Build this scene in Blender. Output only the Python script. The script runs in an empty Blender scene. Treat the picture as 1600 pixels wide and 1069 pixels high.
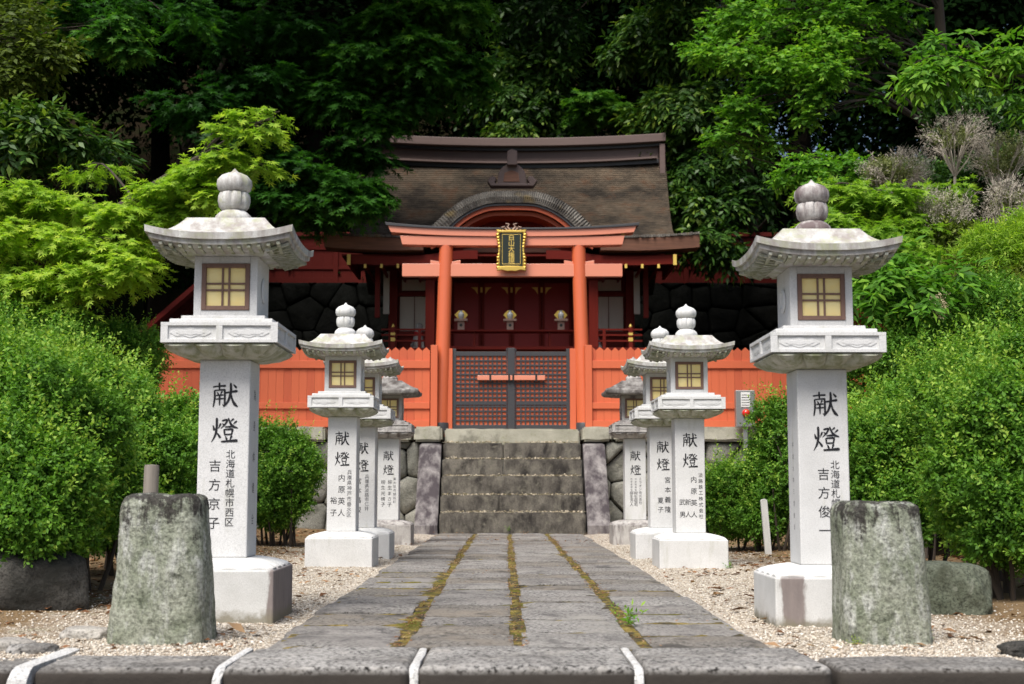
import bpy, bmesh, math, random
import numpy as np
from mathutils import Vector, Matrix, noise as mnoise
R = math.radians
scene = bpy.context.scene
C = scene.collection

# ------------------------------------------------------------------ camera
F, PITCH, YAW, EYE = 2100.0, math.atan(228.5 / 2100), math.atan(9 / 2100), 0.60
cam_data = bpy.data.cameras.new("camera")
cam_data.sensor_width = 36
cam_data.lens = F / 1600 * 36
cam_data.clip_start, cam_data.clip_end = 0.05, 800
cam_data.dof.use_dof = True
cam_data.dof.focus_distance = 9.0
cam_data.dof.aperture_fstop = 4.0
cam = bpy.data.objects.new("camera", cam_data)
C.objects.link(cam)
cam.location = (0, 0, EYE)
cam.rotation_euler = (R(90) + PITCH, 0, -YAW)
scene.camera = cam

# ------------------------------------------------------------------ sky, sun, exposure
SUN_EL, SUN_AZ = R(58), R(205)          # azimuth clockwise from +Y: behind the camera, a little to its left
world = bpy.data.worlds.new("World")
scene.world = world
world.use_nodes = True
wn = world.node_tree
bg = wn.nodes["Background"]
sky = wn.nodes.new("ShaderNodeTexSky")
sky.sky_type = 'NISHITA'
sky.sun_disc = False
sky.sun_elevation, sky.sun_rotation = SUN_EL, SUN_AZ
sky.air_density, sky.dust_density, sky.ozone_density = 1.0, 4.0, 1.0
wn.links.new(sky.outputs[0], bg.inputs[0])
bg.inputs[1].default_value = 0.09
sun_data = bpy.data.lights.new("sun", 'SUN')
sun_data.energy, sun_data.angle, sun_data.color = 3.0, R(32), (1.0, 0.97, 0.92)
sun = bpy.data.objects.new("sun", sun_data)
C.objects.link(sun)
sd = Vector((math.sin(SUN_AZ) * math.cos(SUN_EL), math.cos(SUN_AZ) * math.cos(SUN_EL), math.sin(SUN_EL)))
sun.rotation_euler = (-sd).to_track_quat('-Z', 'Y').to_euler()
sun.location = sd * 60
scene.view_settings.view_transform = 'Standard'
scene.view_settings.look = 'None'
scene.view_settings.gamma = 1
scene.view_settings.exposure = 0.66
try:
    scene.cycles.max_bounces = 8
    scene.cycles.transparent_max_bounces = 4
except Exception:
    pass

# ------------------------------------------------------------------ helpers
def ray(px, py):
    u, v = (px - 800) / F, (534.5 - py) / F
    cp, sp, cy, sy = math.cos(PITCH), math.sin(PITCH), math.cos(YAW), math.sin(YAW)
    fw, rt, up = (sy * cp, cy * cp, sp), (cy, -sy, 0), (-sp * sy, -sp * cy, cp)
    return [fw[i] + u * rt[i] + v * up[i] for i in range(3)]

def P(px, py, Y):
    """the point at depth Y that the photograph shows at pixel px, py"""
    d = ray(px, py); t = Y / d[1]
    return Vector((t * d[0], Y, EYE + t * d[2]))

def tag(o, label=None, cat=None, group=None, kind=None):
    if label: o["label"] = label
    if cat: o["category"] = cat
    if group: o["group"] = group
    if kind: o["kind"] = kind
    return o

def thing(name, label, cat, loc=(0, 0, 0), rz=0, group=None):
    o = bpy.data.objects.new(name, None)
    o.empty_display_size = 0.2
    C.objects.link(o)
    o.location = loc; o.rotation_euler = (0, 0, rz)
    return tag(o, label, cat, group)

def smoothstep(a, b, x):
    t = max(0.0, min(1.0, (x - a) / (b - a)))
    return t * t * (3 - 2 * t)

class MB:
    """collects shapes; build() links them as ONE mesh object"""
    def __init__(s): s.v, s.f, s.m = [], [], []
    def add(s, vs, fs, mi=0, M=None):
        n = len(s.v)
        if M is not None: vs = [M @ Vector(p) for p in vs]
        s.v += [tuple(p) for p in vs]
        s.f += [tuple(n + i for i in f) for f in fs]
        s.m += [mi] * len(fs)
    def box(s, x0, y0, z0, x1, y1, z1, mi=0, M=None):
        vs = [(x0,y0,z0),(x1,y0,z0),(x1,y1,z0),(x0,y1,z0),(x0,y0,z1),(x1,y0,z1),(x1,y1,z1),(x0,y1,z1)]
        s.add(vs, [(0,3,2,1),(4,5,6,7),(0,1,5,4),(1,2,6,5),(2,3,7,6),(3,0,4,7)], mi, M)
    def cbox(s, c, size, mi=0, M=None):
        s.box(c[0]-size[0]/2, c[1]-size[1]/2, c[2]-size[2]/2, c[0]+size[0]/2, c[1]+size[1]/2, c[2]+size[2]/2, mi, M)
    def loft(s, rings, mi=0, cap0=True, cap1=True, closed=True, M=None):
        n = len(rings[0]); vs = [p for r in rings for p in r]; fs = []
        for k in range(len(rings) - 1):
            for i in range(n if closed else n - 1):
                j = (i + 1) % n
                fs.append((k*n+i, k*n+j, (k+1)*n+j, (k+1)*n+i))
        if cap0: fs.append(tuple(reversed(range(n))))
        if cap1: fs.append(tuple((len(rings)-1)*n + i for i in range(n)))
        s.add(vs, fs, mi, M)
    def lathe(s, prof, n=24, c=(0, 0, 0), mi=0, mod=None, M=None):
        rings = []
        for r, z in prof:
            ring = []
            for i in range(n):
                a = 2 * math.pi * i / n
                rr = r * (mod(a, z) if mod else 1)
                ring.append((c[0] + rr * math.cos(a), c[1] + rr * math.sin(a), c[2] + z))
            rings.append(ring)
        s.loft(rings, mi, M=M)
    def tube(s, path, rad, n=8, mi=0):
        path = [Vector(p) for p in path]; rings = []
        for k, p in enumerate(path):
            t = (path[min(k+1, len(path)-1)] - path[max(k-1, 0)]).normalized()
            a = t.cross(Vector((0, 0, 1)))
            if a.length < 0.05: a = t.cross(Vector((1, 0, 0)))
            a.normalize(); b = t.cross(a)
            r = rad[k] if isinstance(rad, (list, tuple)) else rad
            rings.append([p + (a * math.cos(2*math.pi*i/n) + b * math.sin(2*math.pi*i/n)) * r for i in range(n)])
        s.loft(rings, mi)
    def prism(s, poly, y0, y1, mi=0, M=None):
        """polygon in x, z pushed from y0 to y1"""
        n = len(poly)
        vs = [(x, y0, z) for x, z in poly] + [(x, y1, z) for x, z in poly]
        fs = [tuple(range(n)), tuple(reversed(range(n, 2*n)))] + [(i, n+i, n+(i+1) % n, (i+1) % n) for i in range(n)]
        s.add(vs, fs, mi, M)
    def build(s, name, mats, parent=None, bevel=0, smooth=False, seg=2, world=False, fix=True, angle=35):
        me = bpy.data.meshes.new(name)
        me.from_pydata(s.v, [], s.f)
        mats = mats if isinstance(mats, (list, tuple)) else [mats]
        for m in mats: me.materials.append(m)
        me.polygons.foreach_set("material_index", s.m)
        if fix:
            b = bmesh.new(); b.from_mesh(me)
            bmesh.ops.recalc_face_normals(b, faces=b.faces)
            b.to_mesh(me); b.free()
        if smooth:
            me.polygons.foreach_set("use_smooth", [True] * len(me.polygons))
            try: me.set_sharp_from_angle(angle=R(angle))
            except Exception: pass
        me.update()
        o = bpy.data.objects.new(name, me)
        C.objects.link(o)
        if parent is not None:
            o.parent = parent
            if world:
                p, L = parent, Vector((0, 0, 0))
                while p is not None: L += p.location; p = p.parent
                o.location = -L
        if bevel:
            bv = o.modifiers.new("bevel", 'BEVEL')
            bv.width, bv.segments, bv.limit_method, bv.angle_limit = bevel, seg, 'ANGLE', R(30)
            bv.harden_normals = False
        return o

def array_mesh(name, V, tris, mats, parent=None, tint=None, faces_n=3, mi=None):
    """fast mesh from numpy arrays; tris is (n, 3) or (n, 4)"""
    me = bpy.data.meshes.new(name)
    k = tris.shape[1]
    me.vertices.add(len(V)); me.vertices.foreach_set("co", np.ascontiguousarray(V, dtype=np.float32).ravel())
    me.loops.add(tris.size); me.loops.foreach_set("vertex_index", np.ascontiguousarray(tris, dtype=np.int32).ravel())
    me.polygons.add(len(tris))
    me.polygons.foreach_set("loop_start", np.arange(0, tris.size, k, dtype=np.int32))
    for m in (mats if isinstance(mats, (list, tuple)) else [mats]): me.materials.append(m)
    if mi is not None: me.polygons.foreach_set("material_index", np.ascontiguousarray(mi, dtype=np.int32))
    if tint is not None:
        at = me.attributes.new("tint", 'FLOAT', 'POINT')
        at.data.foreach_set("value", np.ascontiguousarray(tint, dtype=np.float32))
    me.update(calc_edges=True)
    o = bpy.data.objects.new(name, me); C.objects.link(o)
    if parent is not None: o.parent = parent
    return o

def dup_tree(o, parent=None):
    c = o.copy(); C.objects.link(c)
    if parent is not None: c.parent = parent
    for ch in [x for x in o.children]: dup_tree(ch, c)
    return c
# ------------------------------------------------------------------ materials
class NT:
    """small helper for writing node trees"""
    def __init__(s, name):
        s.m = bpy.data.materials.new(name); s.m.use_nodes = True
        s.t = s.m.node_tree; s.b = s.t.nodes["Principled BSDF"]; s.out = s.t.nodes["Material Output"]
    def n(s, typ, **kw):
        x = s.t.nodes.new(typ)
        for k, v in kw.items(): setattr(x, k, v)
        return x
    def l(s, a, b): s.t.links.new(a, b)
    def coord(s, scale=(1, 1, 1), rand=True, src="Object"):
        tc = s.n("ShaderNodeTexCoord"); mp = s.n("ShaderNodeMapping"); mp.inputs["Scale"].default_value = scale
        s.l(tc.outputs[src], mp.inputs["Vector"])
        if rand:
            oi = s.n("ShaderNodeObjectInfo"); ml = s.n("ShaderNodeMath", operation='MULTIPLY'); ml.inputs[1].default_value = 37.0
            cx = s.n("ShaderNodeCombineXYZ")
            s.l(oi.outputs["Random"], ml.inputs[0])
            for i in range(3): s.l(ml.outputs[0], cx.inputs[i])
            s.l(cx.outputs[0], mp.inputs["Location"])
        return mp.outputs[0]
    def noise(s, vec, scale, detail=4, rough=0.55, dist=0):
        x = s.n("ShaderNodeTexNoise"); x.inputs["Scale"].default_value = scale
        x.inputs["Detail"].default_value = detail; x.inputs["Roughness"].default_value = rough
        x.inputs["Distortion"].default_value = dist
        s.l(vec, x.inputs["Vector"]); return x.outputs["Fac"]
    def voro(s, vec, scale, feature='F1', out="Distance"):
        x = s.n("ShaderNodeTexVoronoi", feature=feature); x.inputs["Scale"].default_value = scale
        s.l(vec, x.inputs["Vector"]); return x.outputs[out]
    def ramp(s, fac, stops):
        x = s.n("ShaderNodeValToRGB"); e = x.color_ramp.elements
        while len(e) < len(stops): e.new(0.5)
        for i, (p, c) in enumerate(stops):
            e[i].position = p
            e[i].color = (c, c, c, 1) if isinstance(c, (int, float)) else (*c, 1)
        s.l(fac, x.inputs[0]); return x.outputs[0]
    def mix(s, fac, a, b, mode='MIX'):
        x = s.n("ShaderNodeMix", data_type='RGBA', blend_type=mode)
        for sock, v in ((x.inputs[0], fac), (x.inputs[6], a), (x.inputs[7], b)):
            if isinstance(v, (int, float)): sock.default_value = v
            elif isinstance(v, tuple): sock.default_value = (*v, 1)
            else: s.l(v, sock)
        return x.outputs[2]
    def math(s, op, a, b=0.0):
        x = s.n("ShaderNodeMath", operation=op)
        for i, v in enumerate((a, b)):
            if isinstance(v, (int, float)): x.inputs[i].default_value = v
            else: s.l(v, x.inputs[i])
        return x.outputs[0]
    def sep(s, vec):
        x = s.n("ShaderNodeSeparateXYZ"); s.l(vec, x.inputs[0]); return x.outputs
    def bump(s, h, strength=0.4, dist=0.01):
        x = s.n("ShaderNodeBump"); x.inputs["Strength"].default_value = strength; x.inputs["Distance"].default_value = dist
        s.l(h, x.inputs["Height"]); s.l(x.outputs[0], s.b.inputs["Normal"])
    def done(s, col=None, rough=0.7, spec=0.4, metal=0.0):
        if col is not None:
            if isinstance(col, tuple): s.b.inputs["Base Color"].default_value = (*col, 1)
            else: s.l(col, s.b.inputs["Base Color"])
        if isinstance(rough, (int, float)): s.b.inputs["Roughness"].default_value = rough
        else: s.l(rough, s.b.inputs["Roughness"])
        s.b.inputs["Specular IOR Level"].default_value = spec
        s.b.inputs["Metallic"].default_value = metal
        return s.m

def stone_mat(name, c1, c2, speck=0.12, speck_scale=260, patch=5, stain=None, stain_amt=0.45, streak=(7, 7, 1.3),
              stain2=None, stain2_amt=0.4, bump=0.25, bscale=60, rough=0.8, bdist=0.006):
    t = NT(name)
    v = t.coord()
    big = t.noise(v, patch, 6, 0.6)
    col = t.mix(t.ramp(big, [(0.35, 0.0), (0.68, 1.0)]), c1, c2)
    sp = t.noise(v, speck_scale, 2, 0.6)
    col = t.mix(1.0, col, t.ramp(sp, [(0.32, 1 - speck * 2), (0.5, 1.0), (0.72, 1 + speck)]), 'MULTIPLY')
    if stain:
        vs = t.coord(streak)
        st = t.noise(vs, 1.6, 6, 0.65)
        fac = t.ramp(st, [(1 - stain_amt - 0.12, 0.0), (1 - stain_amt + 0.1, 1.0)])
        col = t.mix(fac, col, stain)
    if stain2:
        s2 = t.noise(v, patch * 2.3, 8, 0.7, 0.4)
        col = t.mix(t.ramp(s2, [(1 - stain2_amt - 0.06, 0.0), (1 - stain2_amt + 0.08, 0.9)]), col, stain2)
    h = t.math('ADD', t.noise(v, bscale, 8, 0.7), t.math('MULTIPLY', t.noise(v, patch * 2, 3), 1.5))
    t.bump(h, bump, bdist)
    return t.done(col, rough, 0.3)

def paint_mat(name, col, dark, rough=0.45, spec=0.5, grain=(30, 30, 1.5), wear=0.25, bump=0.1, coat=0.0):
    t = NT(name)
    v = t.coord(grain)
    g = t.noise(v, 2.0, 5, 0.6)
    c = t.mix(t.ramp(g, [(0.3, 0.0), (0.75, 1.0)]), col, tuple(x * (1 - wear) + d * wear for x, d in zip(col, dark)))
    v2 = t.coord((2, 2, 2))
    w = t.noise(v2, 2.2, 8, 0.7)
    c = t.mix(t.ramp(w, [(0.6, 0.0), (0.8, wear * 1.6)]), c, dark)
    t.bump(g, bump, 0.004)
    if coat: t.b.inputs["Coat Weight"].default_value = coat
    return t.done(c, rough, spec)

GRANITE = stone_mat("white granite", (0.67, 0.67, 0.665), (0.58, 0.58, 0.57), speck=0.10, patch=4, bump=0.16,
                    stain=(0.46, 0.46, 0.40), stain_amt=0.30)
GRANITE_ROOF = stone_mat("weathered white granite", (0.64, 0.64, 0.62), (0.46, 0.455, 0.43), speck=0.12, patch=5,
                         stain=(0.30, 0.27, 0.25), stain_amt=0.48, streak=(10, 10, 2.2), stain2=(0.36, 0.37, 0.25), stain2_amt=0.45, bump=0.25)
GRANITE_BASE = stone_mat("stained granite plinth", (0.74, 0.74, 0.72), (0.62, 0.62, 0.59), speck=0.10, patch=3,
                         stain=(0.20, 0.17, 0.165), stain_amt=0.41, streak=(4, 4, .8), bump=0.2)
GRANITE_OLD = stone_mat("old grey granite", (0.50, 0.48, 0.46), (0.36, 0.34, 0.32), speck=0.14, patch=6,
                        stain=(0.12, 0.10, 0.10), stain_amt=0.42, stain2=(0.60, 0.59, 0.54), stain2_amt=0.36, bump=0.4)
UNDERSIDE = stone_mat("olive grey granite", (0.52, 0.52, 0.46), (0.36, 0.37, 0.27), speck=0.1, patch=9,
                      stain=(0.22, 0.24, 0.13), stain_amt=0.44, streak=(14, 14, 3), bump=0.3)  # darker, greener granite for petals and rafters under the overhangs
LICHEN = stone_mat("lichened stone", (0.30, 0.32, 0.26), (0.19, 0.22, 0.16), speck=0.24, speck_scale=110, patch=8,
                   stain=(0.43, 0.44, 0.41), stain_amt=0.42, streak=(9, 9, 2.6), stain2=(0.10, 0.105, 0.08), stain2_amt=0.40,
                   bump=0.7, bscale=45, rough=0.95, bdist=0.012)
def make_lichen():
    t = NT("lichened post stone")
    v = t.coord()
    c = t.mix(t.ramp(t.noise(v, 7, 8, 0.65), [(0.36, 0.0), (0.62, 1.0)]), (0.22, 0.245, 0.175), (0.38, 0.395, 0.32))
    pale = t.noise(t.coord((10, 10, 3.2)), 1.7, 8, 0.7)
    c = t.mix(t.ramp(pale, [(0.50, 0.0), (0.64, 0.85)]), c, (0.56, 0.565, 0.53))
    dk = t.noise(v, 19, 8, 0.72)
    c = t.mix(t.ramp(dk, [(0.53, 0.0), (0.66, 0.75)]), c, (0.085, 0.095, 0.065))
    z = t.sep(t.coord((1, 1, 1), rand=False))[2]
    runs = t.noise(t.coord((26, 26, 2.2)), 1.2, 7, 0.7)
    blot = t.noise(v, 16, 8, 0.75)
    top = t.math('ADD', t.math('ADD', t.math('MULTIPLY', t.math('SUBTRACT', z, 0.43), 4.5), t.math('MULTIPLY', t.math('SUBTRACT', runs, 0.5), 2.2)), t.math('MULTIPLY', t.math('SUBTRACT', blot, 0.5), 3.6))
    c = t.mix(t.ramp(top, [(0.25, 0.0), (0.62, 0.92)]), c, (0.042, 0.036, 0.034))
    sp = t.noise(v, 70, 5, 0.75)
    c = t.mix(1.0, c, t.ramp(sp, [(0.34, 0.4), (0.5, 1.0), (0.66, 1.5)]), 'MULTIPLY')
    t.bump(t.math('ADD', t.noise(v, 55, 8, 0.75), t.noise(v, 14, 4)), 1.0, 0.016)
    return t.done(c, 0.95, 0.2)
LICHEN = make_lichen()
PAVING = stone_mat("dark paving stone", (0.25, 0.238, 0.222), (0.175, 0.165, 0.155), speck=0.42, speck_scale=58, patch=2.4,
                   stain=(0.25, 0.235, 0.22), stain_amt=0.42, streak=(2, 2, 2), stain2=(0.075, 0.07, 0.07), stain2_amt=0.42,
                   bump=0.8, bscale=38, rough=0.85, bdist=0.012)
PAVING_B = stone_mat("mid grey paving stone", (0.29, 0.278, 0.262), (0.205, 0.195, 0.185), speck=0.42, speck_scale=58, patch=2.8, stain=(0.30, 0.285, 0.26), stain_amt=0.42,
                   streak=(2, 2, 2), stain2=(0.085, 0.08, 0.078), stain2_amt=0.42, bump=0.9, bscale=38, rough=0.85, bdist=0.014)
PAVING_C = stone_mat("brownish paving stone", (0.225, 0.208, 0.185), (0.15, 0.14, 0.128), speck=0.42, speck_scale=58, patch=2.6, stain=(0.23, 0.20, 0.165), stain_amt=0.42,
                   streak=(2, 2, 2), stain2=(0.06, 0.055, 0.05), stain2_amt=0.42, bump=0.9, bscale=38, rough=0.85, bdist=0.014)
KERB = stone_mat("rough kerb stone", (0.29, 0.28, 0.265), (0.19, 0.182, 0.172), speck=0.5, speck_scale=62, patch=3,
                 stain=(0.055, 0.05, 0.046), stain_amt=0.36, streak=(2, 2, 4), stain2=(0.36, 0.34, 0.31), stain2_amt=0.40,
                 bump=0.5, bscale=34, rough=0.9, bdist=0.010)
STAIR = stone_mat("stained stair stone", (0.19, 0.172, 0.142), (0.105, 0.094, 0.08), speck=0.25, speck_scale=120, patch=3,
                  stain=(0.032, 0.028, 0.025), stain_amt=0.46, streak=(4, 4, 2.0), stain2=(0.20, 0.185, 0.145), stain2_amt=0.40,
                  bump=0.6, bscale=40, rough=0.9, bdist=0.012)
CHEEK = stone_mat("dark purple grey stone", (0.30, 0.28, 0.27), (0.20, 0.18, 0.18), speck=0.25, patch=3,
                  stain=(0.06, 0.05, 0.055), stain_amt=0.52, streak=(4, 4, 1.2), stain2=(0.36, 0.35, 0.30), stain2_amt=0.3,
                  bump=0.5, rough=0.9)
COPING = stone_mat("pale coping stone", (0.46, 0.44, 0.36), (0.33, 0.32, 0.25), speck=0.2, patch=4,
                   stain=(0.12, 0.115, 0.09), stain_amt=0.36, streak=(2, 2, 2), stain2=(0.22, 0.24, 0.13), stain2_amt=0.36,
                   bump=0.5, rough=0.9)
RUBBLE = stone_mat("rubble wall stone", (0.30, 0.29, 0.25), (0.17, 0.17, 0.145), speck=0.25, speck_scale=90, patch=2.2,
                   stain=(0.10, 0.10, 0.08), stain_amt=0.42, streak=(1.5, 1.5, 1.5), stain2=(0.38, 0.36, 0.28), stain2_amt=0.36,
                   bump=0.8, bscale=25, rough=0.95, bdist=0.02)
DARKWALL = stone_mat("near black wall stone", (0.013, 0.0135, 0.012), (0.007, 0.0075, 0.0065), speck=0.3, patch=2,
                     stain=(0.004, 0.0045, 0.0035), stain_amt=0.4, streak=(1.5, 1.5, 1.5), bump=0.9, bscale=20, rough=0.95, bdist=0.03)  # near black base tone with slight random variation
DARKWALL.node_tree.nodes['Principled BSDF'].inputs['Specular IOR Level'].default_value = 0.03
BOULDER = stone_mat("dark boulder", (0.09, 0.085, 0.075), (0.042, 0.040, 0.037), speck=0.3, speck_scale=80, patch=3,
                    stain=(0.03, 0.03, 0.026), stain_amt=0.45, streak=(3, 3, 2), stain2=(0.16, 0.16, 0.13), stain2_amt=0.34,
                    bump=0.9, bscale=26, rough=0.95, bdist=0.02)
BOULDER_GREEN = stone_mat("mossy green boulder", (0.17, 0.185, 0.14), (0.10, 0.115, 0.08), speck=0.3, speck_scale=80, patch=4,
                          stain=(0.05, 0.055, 0.035), stain_amt=0.4, streak=(3, 3, 2), stain2=(0.24, 0.25, 0.20), stain2_amt=0.36,
                          bump=0.9, bscale=26, rough=0.95, bdist=0.02)
PALE_ROCK = stone_mat("pale rock", (0.42, 0.40, 0.36), (0.27, 0.25, 0.23), speck=0.25, speck_scale=80, patch=5,
                      stain=(0.14, 0.12, 0.11), stain_amt=0.36, streak=(3, 3, 3), bump=0.7, bscale=30, rough=0.95, bdist=0.012)
MORTAR = stone_mat("white mortar", (0.58, 0.58, 0.57), (0.45, 0.44, 0.42), speck=0.25, speck_scale=90, patch=14, stain=(0.45, 0.43, 0.40), stain_amt=0.28,
                   streak=(8, 8, 8), bump=0.6, bscale=50, rough=0.95)

VERM = paint_mat("vermilion fence paint", (0.62, 0.135, 0.055), (0.46, 0.10, 0.045), rough=0.55, spec=0.4, wear=0.22)
VERM_TORII = paint_mat("glossy vermilion paint", (0.66, 0.145, 0.058), (0.55, 0.118, 0.05), rough=0.25, spec=0.6, wear=0.15, bump=0.04, coat=0.25)
VERM_BEAM = paint_mat("pinkish vermilion paint", (0.70, 0.25, 0.155), (0.60, 0.20, 0.12), rough=0.32, spec=0.6, grain=(1.2, 20, 20), wear=0.2, bump=0.04, coat=0.2)  # paler, pinker red: the sky's reflection is put into the colour
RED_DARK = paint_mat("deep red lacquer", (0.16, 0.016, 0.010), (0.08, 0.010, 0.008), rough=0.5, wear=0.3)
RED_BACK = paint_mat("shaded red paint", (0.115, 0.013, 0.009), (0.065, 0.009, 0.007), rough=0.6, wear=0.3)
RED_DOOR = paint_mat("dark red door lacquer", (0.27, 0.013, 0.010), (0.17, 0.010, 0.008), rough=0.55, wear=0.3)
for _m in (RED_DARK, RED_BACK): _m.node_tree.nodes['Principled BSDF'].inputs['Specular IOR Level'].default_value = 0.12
ORANGE_WOOD = paint_mat("orange red timber", (0.46, 0.085, 0.025), (0.26, 0.04, 0.018), rough=0.55, grain=(1.5, 20, 20), wear=0.4)
CHAR = paint_mat("charcoal painted timber", (0.045, 0.045, 0.05), (0.026, 0.026, 0.03), rough=0.5, wear=0.3)
BROWN_WOOD = paint_mat("weathered brown timber", (0.20, 0.115, 0.085), (0.09, 0.05, 0.04), rough=0.7, grain=(24, 24, 2), wear=0.4, bump=0.25)
RIDGE_WOOD = paint_mat("copper brown ridge boards", (0.145, 0.095, 0.082), (0.075, 0.05, 0.045), rough=0.55, grain=(1.0, 14, 14), wear=0.4, bump=0.15)
GREY_WOOD = paint_mat("grey weathered stake", (0.24, 0.215, 0.185), (0.11, 0.095, 0.08), rough=0.85, grain=(40, 40, 1.5), wear=0.5, bump=0.5)
WHITE_WOOD = paint_mat("flaking white paint", (0.62, 0.62, 0.60), (0.25, 0.24, 0.22), rough=0.7, grain=(30, 30, 3), wear=0.35, bump=0.3)
CREAM_PANEL = paint_mat("whitewashed panel", (0.58, 0.55, 0.47), (0.40, 0.37, 0.31), rough=0.7, wear=0.3)
FASCIA = paint_mat("old eave timber", (0.26, 0.12, 0.075), (0.07, 0.04, 0.03), rough=0.75, grain=(1.4, 16, 16), wear=0.6, bump=0.3)
INK = NT("black ink").done((0.012, 0.012, 0.016), 0.6, 0.3)
GREY_INK = NT("faded grey ink").done((0.10, 0.10, 0.11), 0.7, 0.3)
GOLD = NT("gilt metal").done((0.72, 0.50, 0.12), 0.42, 0.5, 0.85)
GOLD_PAINT = NT("gold paint").done((0.78, 0.55, 0.12), 0.5, 0.5, 0.15)
BLACK_PANEL = NT("black lacquer panel").done((0.012, 0.018, 0.012), 0.35, 0.5)
IRON = NT("black iron").done((0.03, 0.028, 0.028), 0.5, 0.5, 0.5)
STEEL = NT("brushed grey metal").done((0.36, 0.37, 0.36), 0.42, 0.5, 0.7)
WHITE_PLATE = NT("white plate").done((0.75, 0.75, 0.73), 0.5, 0.4)
RED_LAMP = NT("red lamp dome").done((0.65, 0.02, 0.012), 0.18, 0.6)
CHINA = NT("pale glazed china").done((0.50, 0.53, 0.53), 0.25, 0.6)
PALE_WOOD = paint_mat("plain offering stand wood", (0.42, 0.28, 0.22), (0.28, 0.18, 0.14), rough=0.6, wear=0.3)
RED_CLOTH = NT("red bib cloth").done((0.35, 0.02, 0.02), 0.9, 0.2)

def make_paper():
    t = NT("amber paper pane")
    v = t.coord((6, 6, 6))
    c = t.mix(t.ramp(t.noise(v, 2.5, 4), [(0.3, 0.0), (0.7, 1.0)]), (0.95, 0.75, 0.29), (0.95, 0.81, 0.40))
    return t.done(c, 0.55, 0.4)
PAPER = make_paper()

def make_thatch():
    t = NT("old bark shingle roof")
    v = t.coord((1, 1, 1), rand=False)
    big = t.noise(v, 1.3, 7, 0.65)
    c = t.mix(t.ramp(big, [(0.38, 0.0), (0.62, 1.0)]), (0.040, 0.033, 0.026), (0.135, 0.103, 0.072))
    rust = t.noise(v, 2.6, 8, 0.7, 0.5)
    c = t.mix(t.ramp(rust, [(0.52, 0.0), (0.66, 0.8)]), c, (0.105, 0.055, 0.032))
    z = t.sep(v)[2]
    up = t.ramp(t.math('ADD', t.math('MULTIPLY', t.math('SUBTRACT', z, 5.75), 1.6), t.math('MULTIPLY', t.math('SUBTRACT', t.noise(t.coord((2.2, 2.2, .5), rand=False), 1.5, 5), 0.5), 2.0)), [(0.3, 0.0), (0.75, 0.85)])
    c = t.mix(up, c, (0.25, 0.21, 0.115))
    fine = t.noise(t.coord((3, 22, 60), rand=False), 2.0, 6, 0.7)
    c = t.mix(1.0, c, t.ramp(fine, [(0.30, 0.30), (0.5, 1.0), (0.70, 1.9)]), 'MULTIPLY')
    wv = t.n("ShaderNodeTexWave", wave_type='BANDS', bands_direction='Z'); wv.inputs["Scale"].default_value = 6.5
    wv.inputs["Distortion"].default_value = 1.6; wv.inputs["Detail"].default_value = 3; wv.inputs["Detail Scale"].default_value = 3
    t.l(v, wv.inputs["Vector"])
    c = t.mix(0.22, c, t.mix(1.0, c, t.ramp(wv.outputs["Fac"], [(0.1, 0.55), (0.6, 1.15)]), 'MULTIPLY'))
    t.bump(t.math('ADD', t.math('MULTIPLY', wv.outputs["Fac"], 1.2), t.math('MULTIPLY', fine, 1.3)), 0.9, 0.03)
    return t.done(c, 0.95, 0.15)
THATCH = make_thatch()

def make_rim():
    t = NT("layered grey bark rim")
    v = t.coord((1, 1, 1), rand=False)
    n1 = t.noise(v, 3.2, 5, 0.6)
    c = t.mix(t.ramp(n1, [(0.40, 0.0), (0.62, 1.0)]), (0.10, 0.09, 0.08), (0.27, 0.25, 0.22))
    c = t.mix(t.ramp(t.noise(v, 1.9, 3), [(0.55, 0.0), (0.62, 0.8)]), c, (0.27, 0.205, 0.10))
    f = t.noise(v, 60, 4, 0.7)
    c = t.mix(1.0, c, t.ramp(f, [(0.3, 0.5), (0.6, 1.2)]), 'MULTIPLY')
    t.bump(f, 0.6, 0.01)
    return t.done(c, 0.95, 0.2)
RIM = make_rim()

def make_gravel():
    t = NT("pale gravel")
    v = t.coord((1, 1, 1), rand=False)
    cell = t.n("ShaderNodeTexVoronoi"); cell.inputs["Scale"].default_value = 75; t.l(v, cell.inputs["Vector"])
    g = t.ramp(t.sep(cell.outputs["Color"])[0], [(0.0, (0.18, 0.14, 0.105)), (0.3, (0.39, 0.33, 0.26)), (0.65, (0.55, 0.49, 0.41)), (1.0, (0.72, 0.68, 0.61))])
    soil = t.mix(t.noise(v, 14, 6), (0.14, 0.085, 0.045), (0.27, 0.19, 0.10))
    soil = t.mix(t.ramp(t.noise(v, 2.6, 6, 0.65), [(0.56, 0.0), (0.68, 0.8)]), soil, (0.13, 0.145, 0.035))
    x, y, z = t.sep(v)
    ax = t.math('ABSOLUTE', t.math('SUBTRACT', x, 0.05))
    wob = t.math('MULTIPLY', t.math('SUBTRACT', t.noise(v, 2.2, 6, 0.65), 0.5), 1.5)
    m = t.ramp(t.math('ADD', ax, wob), [(0.0, 0.0), (1.0, 1.0)])
    edge = t.n("ShaderNodeMapRange"); edge.inputs[1].default_value, edge.inputs[2].default_value = 1.75, 2.25
    t.l(t.math('ADD', ax, wob), edge.inputs[0])
    c = t.mix(edge.outputs[0], g, soil)
    dirt = t.ramp(t.noise(v, 5.5, 7, 0.7), [(0.55, 0.0), (0.75, 0.75)])
    c = t.mix(dirt, c, soil)
    h = t.math('ADD', t.math('MULTIPLY', cell.outputs["Distance"], -60.0), t.noise(v, 30, 4))
    t.bump(cell.outputs["Distance"], 1.0, -0.012)
    return t.done(c, 0.95, 0.2)
GRAVEL = make_gravel()

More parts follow.
